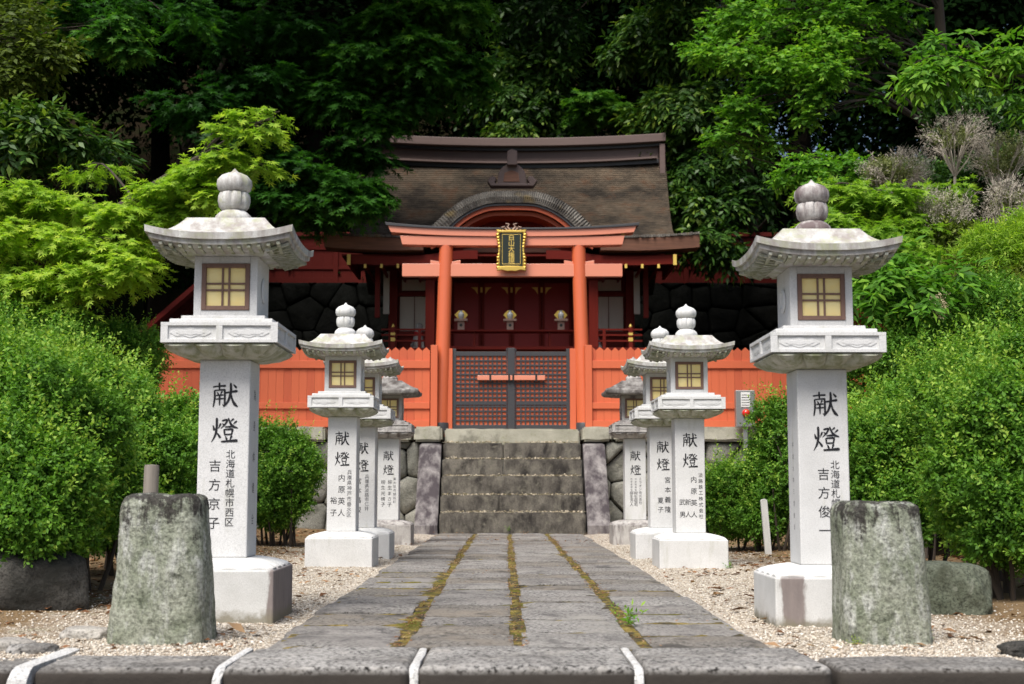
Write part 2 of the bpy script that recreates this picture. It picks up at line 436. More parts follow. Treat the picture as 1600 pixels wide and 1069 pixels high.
def make_pebble():
    t = NT("pale pebbles")
    at = t.n("ShaderNodeAttribute"); at.attribute_name = "tint"
    c = t.ramp(at.outputs["Fac"], [(0.0, (0.20, 0.155, 0.115)), (0.25, (0.42, 0.35, 0.27)), (0.7, (0.58, 0.52, 0.43)), (1.0, (0.76, 0.72, 0.65))])
    return t.done(c, 0.85, 0.3)
PEBBLE = make_pebble()

def make_joint():
    t = NT("moss and orange debris in the joints")
    v = t.coord((1, 1, 1), rand=False)
    n1 = t.noise(v, 9, 7, 0.7)
    c = t.ramp(n1, [(0.42, (0.065, 0.057, 0.045)), (0.50, (0.15, 0.12, 0.05)), (0.57, (0.25, 0.19, 0.045)), (0.70, (0.44, 0.35, 0.19))])
    c = t.mix(t.ramp(t.noise(v, 3, 4), [(0.52, 0.0), (0.64, 0.8)]), c, (0.13, 0.13, 0.02))
    f = t.noise(v, 70, 5, 0.7)
    c = t.mix(1.0, c, t.ramp(f, [(0.3, 0.5), (0.6, 1.25)]), 'MULTIPLY')
    t.bump(f, 1.0, 0.015)
    return t.done(c, 1.0, 0.1)
JOINT = make_joint()

def make_soil(name, a, b, moss):
    t = NT(name)
    v = t.coord((1, 1, 1), rand=False)
    c = t.mix(t.noise(v, 6, 7, 0.65), a, b)
    c = t.mix(t.ramp(t.noise(v, 0.9, 6), [(0.5, 0.0), (0.62, 0.8)]), c, moss)
    h = t.noise(v, 25, 6, 0.7)
    t.bump(h, 1.0, 0.03)
    return t.done(c, 1.0, 0.0)
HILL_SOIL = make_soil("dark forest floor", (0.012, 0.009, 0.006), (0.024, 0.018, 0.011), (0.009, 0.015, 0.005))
def kerb_dirt(m):
    nt = m.node_tree; b = nt.nodes["Principled BSDF"]; link = b.inputs["Base Color"].links[0]; src = link.from_socket
    tc = nt.nodes.new("ShaderNodeTexCoord"); sx = nt.nodes.new("ShaderNodeSeparateXYZ"); nt.links.new(tc.outputs["Object"], sx.inputs[0])
    nz = nt.nodes.new("ShaderNodeTexNoise"); nz.inputs["Scale"].default_value = 26; nz.inputs["Detail"].default_value = 7; nt.links.new(tc.outputs["Object"], nz.inputs["Vector"])
    ma = nt.nodes.new("ShaderNodeMath"); ma.operation = 'MULTIPLY_ADD'; nt.links.new(nz.outputs["Fac"], ma.inputs[0]); ma.inputs[1].default_value = 0.010; nt.links.new(sx.outputs[2], ma.inputs[2])
    mr = nt.nodes.new("ShaderNodeMapRange"); mr.inputs[1].default_value, mr.inputs[2].default_value = .004, -.020; nt.links.new(ma.outputs[0], mr.inputs[0])
    mx = nt.nodes.new("ShaderNodeMix"); mx.data_type = 'RGBA'; nt.links.new(mr.outputs[0], mx.inputs[0]); nt.links.new(src, mx.inputs[6]); mx.inputs[7].default_value = (0.045, 0.038, 0.032, 1)
    nt.links.new(mx.outputs[2], b.inputs["Base Color"])
kerb_dirt(KERB)
ASPHALT = stone_mat("asphalt", (0.06, 0.06, 0.06), (0.045, 0.045, 0.045), speck=0.3, patch=1, bump=0.6, rough=0.9)
BARK = paint_mat("brown bark", (0.060, 0.045, 0.032), (0.025, 0.02, 0.015), rough=0.95, grain=(10, 10, 2), wear=0.5, bump=0.8)
BARK_PALE = paint_mat("pale twigs", (0.46, 0.41, 0.34), (0.30, 0.26, 0.21), rough=0.9, grain=(10, 10, 2), wear=0.5, bump=0.5)

def leaf_mat(name, dark, mid, light, trans=0.35, rough=0.55, spec=0.22):
    t = NT(name)
    at = t.n("ShaderNodeAttribute"); at.attribute_name = "tint"
    c = t.ramp(at.outputs["Fac"], [(0.0, dark), (0.5, mid), (1.0, light)])
    t.l(c, t.b.inputs["Base Color"]); t.b.inputs["Roughness"].default_value = rough
    t.b.inputs["Specular IOR Level"].default_value = spec
    tr = t.n("ShaderNodeBsdfTranslucent")
    t.l(t.mix(1.0, c, (1.15, 1.25, 0.55), 'MULTIPLY'), tr.inputs["Color"])
    ms = t.n("ShaderNodeMixShader"); ms.inputs[0].default_value = trans
    t.l(t.b.outputs[0], ms.inputs[1]); t.l(tr.outputs[0], ms.inputs[2]); t.l(ms.outputs[0], t.out.inputs["Surface"])
    return t.m
L_HEDGE = leaf_mat("azalea leaf", (0.038, 0.115, 0.014), (0.14, 0.31, 0.034), (0.42, 0.56, 0.09))
L_MAPLE = leaf_mat("spring maple leaf", (0.13, 0.27, 0.025), (0.30, 0.47, 0.045), (0.55, 0.64, 0.08), trans=0.45)
L_MAPLE_DARK = leaf_mat("green maple leaf", (0.016, 0.068, 0.009), (0.048, 0.16, 0.018), (0.15, 0.32, 0.032), trans=0.4)
L_EVER = leaf_mat("glossy evergreen leaf", (0.014, 0.045, 0.008), (0.050, 0.125, 0.016), (0.25, 0.35, 0.05), trans=0.25, rough=0.45, spec=0.3)
L_BRIGHT = leaf_mat("fresh green leaf", (0.035, 0.12, 0.012), (0.11, 0.28, 0.024), (0.29, 0.48, 0.05), trans=0.4)
L_OLIVE = leaf_mat("olive leaf", (0.05, 0.085, 0.012), (0.13, 0.18, 0.024), (0.27, 0.31, 0.05), trans=0.3)
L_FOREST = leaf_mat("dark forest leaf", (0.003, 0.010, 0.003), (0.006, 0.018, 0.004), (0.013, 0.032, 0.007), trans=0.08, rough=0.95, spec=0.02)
L_GREYED = leaf_mat("sparse grey green leaf", (0.12, 0.15, 0.05), (0.23, 0.26, 0.10), (0.38, 0.40, 0.20), trans=0.3)
L_DEAD = leaf_mat("fallen brown leaf", (0.09, 0.045, 0.022), (0.20, 0.085, 0.035), (0.42, 0.27, 0.15), trans=0.1, rough=0.7)

VERM_B = paint_mat("vermilion fence paint, duller board", (0.55, 0.112, 0.048), (0.40, 0.085, 0.042), rough=0.6, spec=0.35, wear=0.35, bump=0.2)
ROOF_OLD = stone_mat("dark weathered lantern roof", (0.30, 0.285, 0.27), (0.17, 0.16, 0.15), speck=0.2, patch=6, stain=(0.07, 0.06, 0.055), stain_amt=0.48, streak=(8, 8, 3),
                     stain2=(0.52, 0.50, 0.46), stain2_amt=0.36, bump=0.5)
FINIAL_STAIN = stone_mat("purple stained granite finial", (0.62, 0.61, 0.58), (0.40, 0.37, 0.36), speck=0.12, patch=9, stain=(0.15, 0.115, 0.115), stain_amt=0.50, streak=(9, 9, 4), bump=0.3)
LITTER = leaf_mat("pale dry leaf litter", (0.26, 0.20, 0.13), (0.42, 0.35, 0.25), (0.58, 0.51, 0.40), trans=0.1, rough=0.8)
BARK_DARK = paint_mat("darkened bark", (0.016, 0.013, 0.010), (0.008, 0.007, 0.006), rough=0.95, spec=0.05, grain=(10, 10, 2), wear=0.5, bump=0.8)  # bark colour darkened to stand in for deep shade
def plinth_mat(name, axis_lo, axis_hi, face_only=None):
    """white granite plinth with one purple brown water stain between two heights of x"""
    t = NT(name)
    v = t.coord((1, 1, 1), rand=False)
    c = t.mix(t.ramp(t.noise(v, 4, 6, .6), [(0.35, 0.0), (0.68, 1.0)]), (0.66, 0.66, 0.65), (0.53, 0.53, 0.51))
    sp = t.noise(v, 260, 2, 0.6)
    c = t.mix(1.0, c, t.ramp(sp, [(0.32, .8), (0.5, 1.0), (0.72, 1.1)]), 'MULTIPLY')
    x, y, z = t.sep(v)
    wob = t.math('MULTIPLY', t.math('SUBTRACT', t.noise(t.coord((6, 6, 2), rand=False), 2.5, 6, 0.65), 0.5), 0.10)
    xx = t.math('ADD', x, wob)
    lo = t.n("ShaderNodeMapRange"); lo.inputs[1].default_value, lo.inputs[2].default_value = axis_lo - .008, axis_lo + .008; t.l(xx, lo.inputs[0])
    hi = t.n("ShaderNodeMapRange"); hi.inputs[1].default_value, hi.inputs[2].default_value = axis_hi + .008, axis_hi - .008; t.l(xx, hi.inputs[0])
    top = t.n("ShaderNodeMapRange"); top.inputs[1].default_value, top.inputs[2].default_value = .22, .20; t.l(t.math('ADD', z, t.math('MULTIPLY', wob, .2)), top.inputs[0])
    m = t.math('MULTIPLY', t.math('MULTIPLY', lo.outputs[0], hi.outputs[0]), top.outputs[0])
    st = t.mix(t.noise(t.coord((8, 8, 2), rand=False), 3, 6, .7), (0.10, 0.075, 0.075), (0.30, 0.25, 0.23))
    c = t.mix(t.math('MULTIPLY', m, .92), c, st)
    grime = t.math('ADD', t.math('MULTIPLY', z, -14.0), t.math('MULTIPLY', t.noise(v, 18, 6, .7), 1.6))
    c = t.mix(t.ramp(grime, [(0.30, 0.0), (0.8, 0.85)]), c, (0.20, 0.18, 0.125))
    t.bump(t.noise(v, 60, 8, .7), .2, .006)
    return t.done(c, .8, .3)
PLINTH_LEFT = plinth_mat("plinth with stained right side", .235, .60)
PLINTH_RIGHT = plinth_mat("plinth with stained front corner", -.235, -.135)
# ------------------------------------------------------------------ foliage builders
def unit(a): return a / np.maximum(np.linalg.norm(a, axis=-1, keepdims=True), 1e-9)

def leaf_shapes(rng, base, axis, nrm, length, width, tint, kind):
    """leaves from base points: axis = along the leaf, nrm = its face; returns V, quads, tint"""
    side = unit(np.cross(axis, nrm)); nrm = np.cross(side, axis)
    n = len(base); L = length[:, None]; W = width[:, None]
    if kind == 'maple':
        Vs, Qs, Ts = [], [], []
        off = 0
        for ang, s in ((0, 1.0), (0.75, .86), (-0.75, .86), (1.5, .55), (-1.5, .55)):
            d = axis * math.cos(ang) + side * math.sin(ang); q = np.cross(nrm, d)
            p0 = base; p2 = base + d * L * s - nrm * L * 0.10 * s
            p1 = base + d * L * s * .42 + q * W * s; p3 = base + d * L * s * .42 - q * W * s
            Vs.append(np.stack([p0, p1, p2, p3], 1).reshape(-1, 3))
            Qs.append(np.arange(4 * n).reshape(-1, 4) + off); off += 4 * n
            Ts.append(np.repeat(tint, 4))
        return np.concatenate(Vs), np.concatenate(Qs), np.concatenate(Ts)
    fold = 0.16
    p0 = base; p2 = base + axis * L - nrm * L * 0.14
    p1 = base + axis * L * .45 + side * W + nrm * W * fold
    p3 = base + axis * L * .45 - side * W + nrm * W * fold
    V = np.stack([p0, p1, p2, p3], 1).reshape(-1, 3)
    return V, np.arange(4 * n).reshape(-1, 4), np.repeat(tint, 4)

def sprigs(rng, pos, dirs, nl, twig, length, width, kind='leaf', up=0.8, droop=0.0, spread=0.9, tipbright=0.5, tint0=0.0, tintr=0.5):
    """a twig at each pos along dirs, nl leaves on each"""
    n = len(pos)
    t = np.linspace(0.15, 1.0, nl)[None, :, None]
    tw = twig * rng.uniform(.6, 1.3, (n, 1, 1))
    b = pos[:, None, :] + dirs[:, None, :] * t * tw
    b[..., 2] -= (t[..., 0] ** 2) * tw[..., 0] * droop
    ref = unit(np.cross(dirs, rng.normal(size=(n, 3))))
    ref2 = np.cross(dirs, ref)
    k = np.arange(nl)
    if kind == 'maple' or up > 0.75:
        hs = unit(np.cross(dirs, np.array([0, 0, 1.0])) + 1e-6)
        sg = np.where(k % 2 == 0, 1, -1)[None, :, None]
        rad = hs[:, None, :] * sg
    else:
        a = (k * 2.4)[None, :, None] + rng.uniform(0, 6.28, (n, 1, 1))
        rad = ref[:, None, :] * np.cos(a) + ref2[:, None, :] * np.sin(a)
    ax = dirs[:, None, :] * (1 - spread * .5) + rad * spread + rng.normal(scale=.28, size=(n, nl, 3))
    ax[:, -1, :] = dirs + rng.normal(scale=.2, size=(n, 3))
    ax[..., 2] -= droop * .6
    ax = unit(ax)
    nr = unit(np.array([0, 0, up]) + dirs[:, None, :] * .45 + rng.normal(scale=.38, size=(n, nl, 3)))
    ti = np.clip(tint0 + tintr * rng.uniform(0, 1, (n, nl)) * .6 + tintr * .4 * rng.uniform(0, 1, (n, 1)) + tipbright * (t[..., 0] ** 2) * rng.uniform(0, 1, (n, nl)), 0, 1)
    ln = length * rng.uniform(.65, 1.25, (n, nl)); wd = width * rng.uniform(.75, 1.2, (n, nl))
    m = n * nl
    return leaf_shapes(rng, b.reshape(m, 3), ax.reshape(m, 3), nr.reshape(m, 3), ln.reshape(m), wd.reshape(m), ti.reshape(m), kind)

def join(parts):
    V, Q, T, off = [], [], [], 0
    for v, q, t in parts:
        V.append(v); Q.append(q + off); T.append(t); off += len(v)
    return np.concatenate(V), np.concatenate(Q), np.concatenate(T)

def pad_twigs(rng, c, r, n, clumps=9, shell=0.4, clump_r=0.42, outward=0.7, droop=0.1, flat=0.0, sky_only=False):
    """twig roots in uneven clumps through an ellipsoid"""
    c, r = np.array(c, float), np.array(r, float)
    cd = unit(rng.normal(size=(clumps, 3))) * rng.uniform(.25, .82, (clumps, 1))
    cr = clump_r * rng.uniform(.6, 1.25, clumps)
    w = cr ** 2; w /= w.sum()
    idx = rng.choice(clumps, n, p=w)
    d = unit(rng.normal(size=(n, 3))); rad = rng.uniform(0, 1, (n, 1)) ** shell
    local = cd[idx] + d * rad * cr[idx][:, None]
    pos = c + local * r
    dr = unit(local * outward + d * .8 + rng.normal(scale=.35, size=(n, 3)))
    dr[:, 2] *= (1 - flat); dr[:, 2] -= droop
    return pos, unit(dr)

def limb_path(a, b, rng, sag=0.12, n=6):
    a, b = Vector(a), Vector(b); L = (b - a).length
    off = Vector(rng.normal(size=3)) * L * 0.06
    return [a.lerp(b, t) + off * math.sin(t * math.pi) + Vector((0, 0, sag * L * math.sin(t * math.pi))) for t in np.linspace(0, 1, n)]

def tree(name, label, cat, base, trunk_pts, trunk_r, pads, leaf, lmat, seed, group=None, bark=None, twig=.25, nl=7, length=.09, width=.022,
         kind='leaf', up=.8, droop=.1, spread=.9, clumps=9, clump_r=.42, flat=.2, tipbright=.5, tint0=0., tintr=.5, limbs=True, twig_r=0.0):
    """trunk, limbs and a crown of leaf sprays. pads: (centre, radii, sprays[, tint]) in world coordinates"""
    rng = np.random.default_rng(seed); rnd = random.Random(seed)
    base = (base[0], base[1], hill_z(base[0], base[1]))
    root = thing(name, label, cat, base, 0, group)
    B = Vector(base)
    mb = MB()
    tp = [Vector(p) for p in trunk_pts]
    if tp[0].z > base[2] - .15: tp[0].z = base[2] - .15
    n = len(tp)
    mb.tube([p - B for p in tp], [trunk_r * (1 - .72 * i / max(1, n - 1)) for i in range(n)], 9)
    parts = []
    for pad in pads:
        c, r, ns = pad[:3]; dt = pad[3] if len(pad) > 3 else 0.0
        pos, dr = pad_twigs(rng, c, r, ns, clumps, .4, clump_r, .7, droop, flat)
        parts.append(sprigs(rng, pos, dr, nl, twig, length, width, kind, up, droop, spread, tipbright, tint0 + dt, tintr))
        if limbs:
            cc = Vector(c)
            k = min(range(n), key=lambda i: (tp[i] - cc).length + max(0, tp[i].z - cc.z) * 1.5)
            path = limb_path(tp[k], cc, rng)
            r0 = trunk_r * (1 - .72 * k / max(1, n - 1)) * .3
            mb.tube([p - B for p in path], [max(.008, r0 * (1 - .75 * i / (len(path) - 1))) for i in range(len(path))], 6)
            for q in range(5):
                e = cc + Vector([rnd.uniform(-.8, .8) * r[i] for i in range(3)])
                s = path[rnd.randint(2, len(path) - 2)]
                mb.tube([p - B for p in limb_path(s, e, rng, .05, 4)], [max(.005, r0 * .3), max(.005, r0 * .22), max(.004, r0 * .15), .003], 5)
    mb.build('trunk', bark or BARK, root, smooth=True)
    V, Q, T = join(parts)
    array_mesh('crown', V - np.array(base), Q, lmat, root, T)
    return root

def bush(name, label, base, blobs, seed, group=None, per=2600, length=.027, width=.0085, twig=.085, nl=8, lmat=None, tint=(0.0, .55), stems=14, cat='shrub', shoots=230, lumpf=8.5, nsat=16):
    """a clipped shrub: dense small leaved sprigs over and inside uneven mounds, bare stems below"""
    rng = np.random.default_rng(seed); rnd = random.Random(seed)
    root = thing(name, label, cat, base, 0, group)
    B = np.array(base, float)
    parts = []
    tufts = []
    for c, r in blobs:
        tufts.append((c, tuple(x * .80 for x in r)))
        for k in range(nsat):
            d = Vector((rnd.gauss(0, 1), rnd.gauss(0, 1), rnd.gauss(.25, .9))).normalized()
            f = rnd.uniform(.18, .40); q = rnd.uniform(.58, .92)
            m = (r[0] * r[1] * r[2]) ** (1 / 3)
            tufts.append(((c[0] + d.x * r[0] * q, c[1] + d.y * r[1] * q, c[2] + d.z * r[2] * q), (m * f * 1.15, m * f * 1.15, m * f * .85)))
    stem_blobs = blobs; blobs = tufts
    cs = np.array([b[0] for b in blobs], float); rs = np.array([b[1] for b in blobs], float)
    area = (rs[:, 0] * rs[:, 1] + rs[:, 1] * rs[:, 2] + rs[:, 0] * rs[:, 2])
    for (c, r), a in zip(blobs, area):
        n = int(per * a)
        c = np.array(c, float); r = np.array(r, float)
        d = unit(rng.normal(size=(n, 3)))
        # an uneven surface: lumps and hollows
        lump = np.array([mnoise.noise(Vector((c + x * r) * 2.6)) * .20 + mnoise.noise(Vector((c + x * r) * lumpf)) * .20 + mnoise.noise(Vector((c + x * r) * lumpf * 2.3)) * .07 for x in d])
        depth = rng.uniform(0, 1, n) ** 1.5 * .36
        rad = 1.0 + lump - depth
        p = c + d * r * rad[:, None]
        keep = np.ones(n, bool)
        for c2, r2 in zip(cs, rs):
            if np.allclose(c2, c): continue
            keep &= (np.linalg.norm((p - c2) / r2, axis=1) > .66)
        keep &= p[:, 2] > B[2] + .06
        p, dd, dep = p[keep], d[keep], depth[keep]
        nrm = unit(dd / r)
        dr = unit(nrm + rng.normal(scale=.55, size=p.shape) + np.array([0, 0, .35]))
        tint0 = (tint[0] + .38 * np.clip((lump[keep] - dep + .12) * 3.2, 0, 1))  # lighter new growth outside; recess shade put into the tint of hollows
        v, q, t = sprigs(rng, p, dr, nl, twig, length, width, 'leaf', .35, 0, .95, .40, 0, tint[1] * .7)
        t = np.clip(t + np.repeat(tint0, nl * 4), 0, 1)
        parts.append((v, q, t))
        # long young shoots that stand out of the outline
        m = int(shoots * a)
        if m:
            d = unit(rng.normal(size=(m, 3)) + np.array([0, 0, .9])); d[:, 2] = np.abs(d[:, 2])
            p = c + d * r * .98
            dr = unit(d + rng.normal(scale=.3, size=d.shape) + np.array([0, 0, .8]))
            parts.append(sprigs(rng, p, dr, 15, .23, length * 1.05, width, 'leaf', .4, 0, .9, .4, .25, .55))
    mb = MB()
    for k in range(stems):
        b = stem_blobs[k % len(stem_blobs)]
        a = rnd.uniform(0, 6.28); g = Vector((b[0][0] + math.cos(a) * b[1][0] * .25, b[0][1] + math.sin(a) * b[1][1] * .25, base[2] - .03))
        g.z = max(hill_z(g.x, g.y), -.02) - .05
        e = Vector(b[0]) + Vector((math.cos(a) * b[1][0] * .75, math.sin(a) * b[1][1] * .75, b[1][2] * rnd.uniform(-.4, .5)))
        mb.tube([p - Vector(base) for p in limb_path(g, e, rng, .1, 5)], [.016, .013, .010, .007, .004], 6)
    mb.build('stems', BARK, root, smooth=True)
    V, Q, T = join(parts)
    array_mesh('foliage', V - B, Q, lmat or L_HEDGE, root, T)
    return root

def rock(name, label, c, size, seed, mat, rz=0, group=None, flat=.25, cat='rock', rough=1.0, sub=5):
    bm = bmesh.new(); bmesh.ops.create_icosphere(bm, subdivisions=sub, radius=1)
    o = Vector((seed * 7.3, seed * 3.1, seed * 1.7))
    for v in bm.verts:
        p = v.co.copy()
        # flattened facets make it read as split stone
        k = mnoise.voronoi(p * 1.1 + o)[0][0]
        s = 1 + rough * (.22 * mnoise.noise(p * 1.2 + o) + .10 * mnoise.noise(p * 2.9 + o) + .04 * mnoise.noise(p * 8 + o) - .18 * (k - .4))
        q = p * s
        for ax in range(3):
            lim = .78
            if abs(q[ax]) > lim: q[ax] = math.copysign(lim + (abs(q[ax]) - lim) * flat, q[ax])
        v.co = Vector((q.x * size[0], q.y * size[1], q.z * size[2]))
    me = bpy.data.meshes.new(name); bm.to_mesh(me); bm.free()
    me.polygons.foreach_set("use_smooth", [True] * len(me.polygons)); me.materials.append(mat)
    ob = bpy.data.objects.new(name, me); C.objects.link(ob)
    ob.location = c; ob.rotation_euler = (0, 0, rz)
    return tag(ob, label, cat, group)
# ------------------------------------------------------------------ ground, road, path
def hill_z(x, y):
    """natural ground: level court, banks at both sides, wooded hill behind"""
    back = 1.35 + max(0, y - 28.3) * 0.62
    if x > 7: back = min(back, 40 - 28.3 * smoothstep(7, 10, x))
    z = -0.03
    if y > 19.75: z = 1.36
    sideL = smoothstep(3.5, 6.5, -x) * 1.6 * smoothstep(9.5, 15, y) + max(0, -x - 6.2) * .30 * smoothstep(9, 16, y)
    sideR = smoothstep(3.1, 6.0, x) * 2.0 * smoothstep(9, 14, y) + max(0, x - 6.0) * .34 * smoothstep(8, 15, y)
    z = max(z, -0.03 + sideL if x < 0 else -0.03 + sideR) if y < 28.4 or abs(x) > 6.2 else z
    if y > 28.4: z = max(z, back, 4.9 if y > 28.6 else 0)
    if (abs(x - .09) < 5.5 and 19.75 < y < 28.4): z = 1.36
    bump = .10 * mnoise.noise(Vector((x * .35, y * .35, 0))) + .03 * mnoise.noise(Vector((x * 1.7, y * 1.7, 3)))
    far = smoothstep(3.4, 5.5, abs(x)) + smoothstep(28, 30, y)
    return z + bump * min(1, far)

road = MB(); road.add([(-60, -40, -.30), (60, -40, -.30), (60, 4.6, -.30), (-60, 4.6, -.30)], [(0, 1, 2, 3)])
tag(road.build('road', ASPHALT), kind='structure')
gsheet = MB(); gsheet.add([(-300, -300, -.42), (300, -300, -.42), (300, 300, -.42), (-300, 300, -.42)], [(0, 1, 2, 3)])
tag(gsheet.build('ground', HILL_SOIL), kind='structure')

def grid_surface(name, mat, x0, x1, y0, y1, step, zf, kind='structure', skip=None):
    nx, ny = int((x1 - x0) / step) + 1, int((y1 - y0) / step) + 1
    xs, ys = np.linspace(x0, x1, nx), np.linspace(y0, y1, ny)
    V = np.array([(x, y, zf(x, y)) for y in ys for x in xs])
    i = (np.arange(ny - 1)[:, None] * nx + np.arange(nx - 1)[None, :]).ravel()
    Q = np.stack([i, i + 1, i + nx + 1, i + nx], 1)
    if skip is not None:
        cx, cy = V[Q].mean(1)[:, 0], V[Q].mean(1)[:, 1]
        Q = Q[~skip(cx, cy)]
    o = array_mesh(name, V, Q, mat)
    o.data.polygons.foreach_set("use_smooth", [True] * len(o.data.polygons))
    return tag(o, kind=kind)

def court_z(x, y):
    z = -.010 - .008 * (1 - smoothstep(4.95, 5.3, y)) - .014 * (1 - smoothstep(1.0, 1.2, abs(x - .05))) + .006 * mnoise.noise(Vector((x * 1.3, y * 1.3, 0))) + .005 * mnoise.noise(Vector((x * 5, y * 5, 2)))
    z += .05 * smoothstep(1.9, 3.2, abs(x - .05)) * smoothstep(5.6, 7, y)
    return z
grid_surface('gravel_court', GRAVEL, -9, 9, 4.94, 19.4, .08, court_z,
             skip=lambda x, y: (x > -.84) & (x < .92) & (y > 5.25) & (y < 18.1))
grid_surface('hillside', HILL_SOIL, -45, 45, 7.0, 75, .5, hill_z,
             skip=lambda x, y: ((np.abs(x) < 3.6) & (y < 20.2)))

# the paving: four strips of slabs laid across, with mossy joints between the strips
rp = random.Random(5)
path = MB()
strips = [(-.925, -.446), (-.390, .020), (.075, .517), (.571, 1.015)]
def slab(mb, x0, x1, y0, y1, z, mi=0):
    j = lambda a: rp.uniform(-a, a)
    nx, ny = 6, 4
    vs, fs = [], []
    tilt = (j(.004), j(.004)); dz = j(.005)
    for b in range(ny + 1):
        for a in range(nx + 1):
            u, v = a / nx, b / ny
            x, y = x0 + (x1 - x0) * u, y0 + (y1 - y0) * v
            ed = min(u, 1 - u, v * (y1 - y0) / (x1 - x0), (1 - v) * (y1 - y0) / (x1 - x0))
            x += .006 * mnoise.noise(Vector((x * 9, y * 7, 1))) ; y += .004 * mnoise.noise(Vector((x * 7, y * 4, 5)))
            zz = z + dz + tilt[0] * (u - .5) + tilt[1] * (v - .5) + .006 * mnoise.noise(Vector((x * 6, y * 6, 0))) - (.009 if ed < .01 else 0)
            vs.append((x, y, zz))
    w = nx + 1
    for b in range(ny):
        for a in range(nx): fs.append((b*w+a, b*w+a+1, (b+1)*w+a+1, (b+1)*w+a))
    n = len(vs)
    edge = [a for a in range(w)] + [b*w+nx for b in range(1, ny+1)] + [ny*w+a for a in range(nx-1, -1, -1)] + [b*w for b in range(ny-1, 0, -1)]
    low = [(vs[e][0], vs[e][1], z - .09) for e in edge]
    vs += low
    for i in range(len(edge)):
        k = (i + 1) % len(edge)
        fs.append((edge[i], n + i, n + k, edge[k]))
    mb.add(vs, fs, mi)
for x0, x1 in strips:
    y = 5.22
    while y < 18.1:
        L = rp.uniform(.36, .62)
        y1 = min(y + L, 18.22)
        if 18.22 - y1 < .2: y1 = 18.22
        slab(path, x0 + rp.uniform(-.012, .012), x1 + rp.uniform(-.012, .012), y + .003, y1 - .003, 0.0, rp.choice((0, 0, 1, 2)))
        y = y1 if y1 < 18.2 else 99
tag(path.build('path', [PAVING, PAVING_B, PAVING_C], smooth=True, angle=30), kind='structure')
jm = MB()
NJ = 160
for k in range(NJ):
    pass
V, Q = [], []
xs = np.linspace(-.90, .99, 34); ys = np.linspace(5.2, 18.24, 220)
V = np.array([(x, y, -.012 + .009 * mnoise.noise(Vector((x * 14, y * 14, 0)))) for y in ys for x in xs])
i = (np.arange(len(ys) - 1)[:, None] * len(xs) + np.arange(len(xs) - 1)[None, :]).ravel()
tag(array_mesh('path_joints', V, np.stack([i, i + 1, i + len(xs) + 1, i + len(xs)], 1), JOINT), kind='structure')

# pebbles lying on the court near the camera
rng = np.random.default_rng(3)
n = 90000
y = 4.9 + (rng.uniform(0, 1, n) ** 2.0) * 9.5
x = rng.uniform(-2.5, 2.6, n)
keep = ((x < -.96) | (x > 1.05)) & (rng.uniform(0, 1, n) < np.clip(1.25 - (np.abs(x - .05) - 1.5) * 1.2, .12, 1))
x, y = x[keep], y[keep]; n = len(x)
s = rng.uniform(.003, .0072, n) * (1 + .5 * (rng.uniform(0, 1, n) > .93))
base6 = np.array([(1, 0, 0), (0, 1, 0), (-1, 0, 0), (0, -1, 0), (0, 0, 1), (0, 0, -1)], float)
tri8 = np.array([(0, 1, 4), (1, 2, 4), (2, 3, 4), (3, 0, 4), (1, 0, 5), (2, 1, 5), (3, 2, 5), (0, 3, 5)])
a = rng.uniform(0, 6.28, n)
sc = np.stack([s * rng.uniform(.8, 1.5, n), s * rng.uniform(.7, 1.2, n), s * rng.uniform(.5, .8, n)], 1)
pv = base6[None] * sc[:, None, :] * rng.uniform(.8, 1.2, (n, 6, 1))
ca, sa = np.cos(a)[:, None], np.sin(a)[:, None]
pv = np.stack([pv[..., 0] * ca - pv[..., 1] * sa, pv[..., 0] * sa + pv[..., 1] * ca, pv[..., 2]], -1)
z = np.array([court_z(p, q) for p, q in zip(x, y)]) + s * .3
pv += np.stack([x, y, z], 1)[:, None, :]
peb = array_mesh('gravel', pv.reshape(-1, 3), (tri8[None] + 6 * np.arange(n)[:, None, None]).reshape(-1, 3), PEBBLE, tint=np.repeat(rng.uniform(0, 1, n), 6))
peb.data.polygons.foreach_set("use_smooth", [True] * len(peb.data.polygons))
tag(peb, kind='stuff')

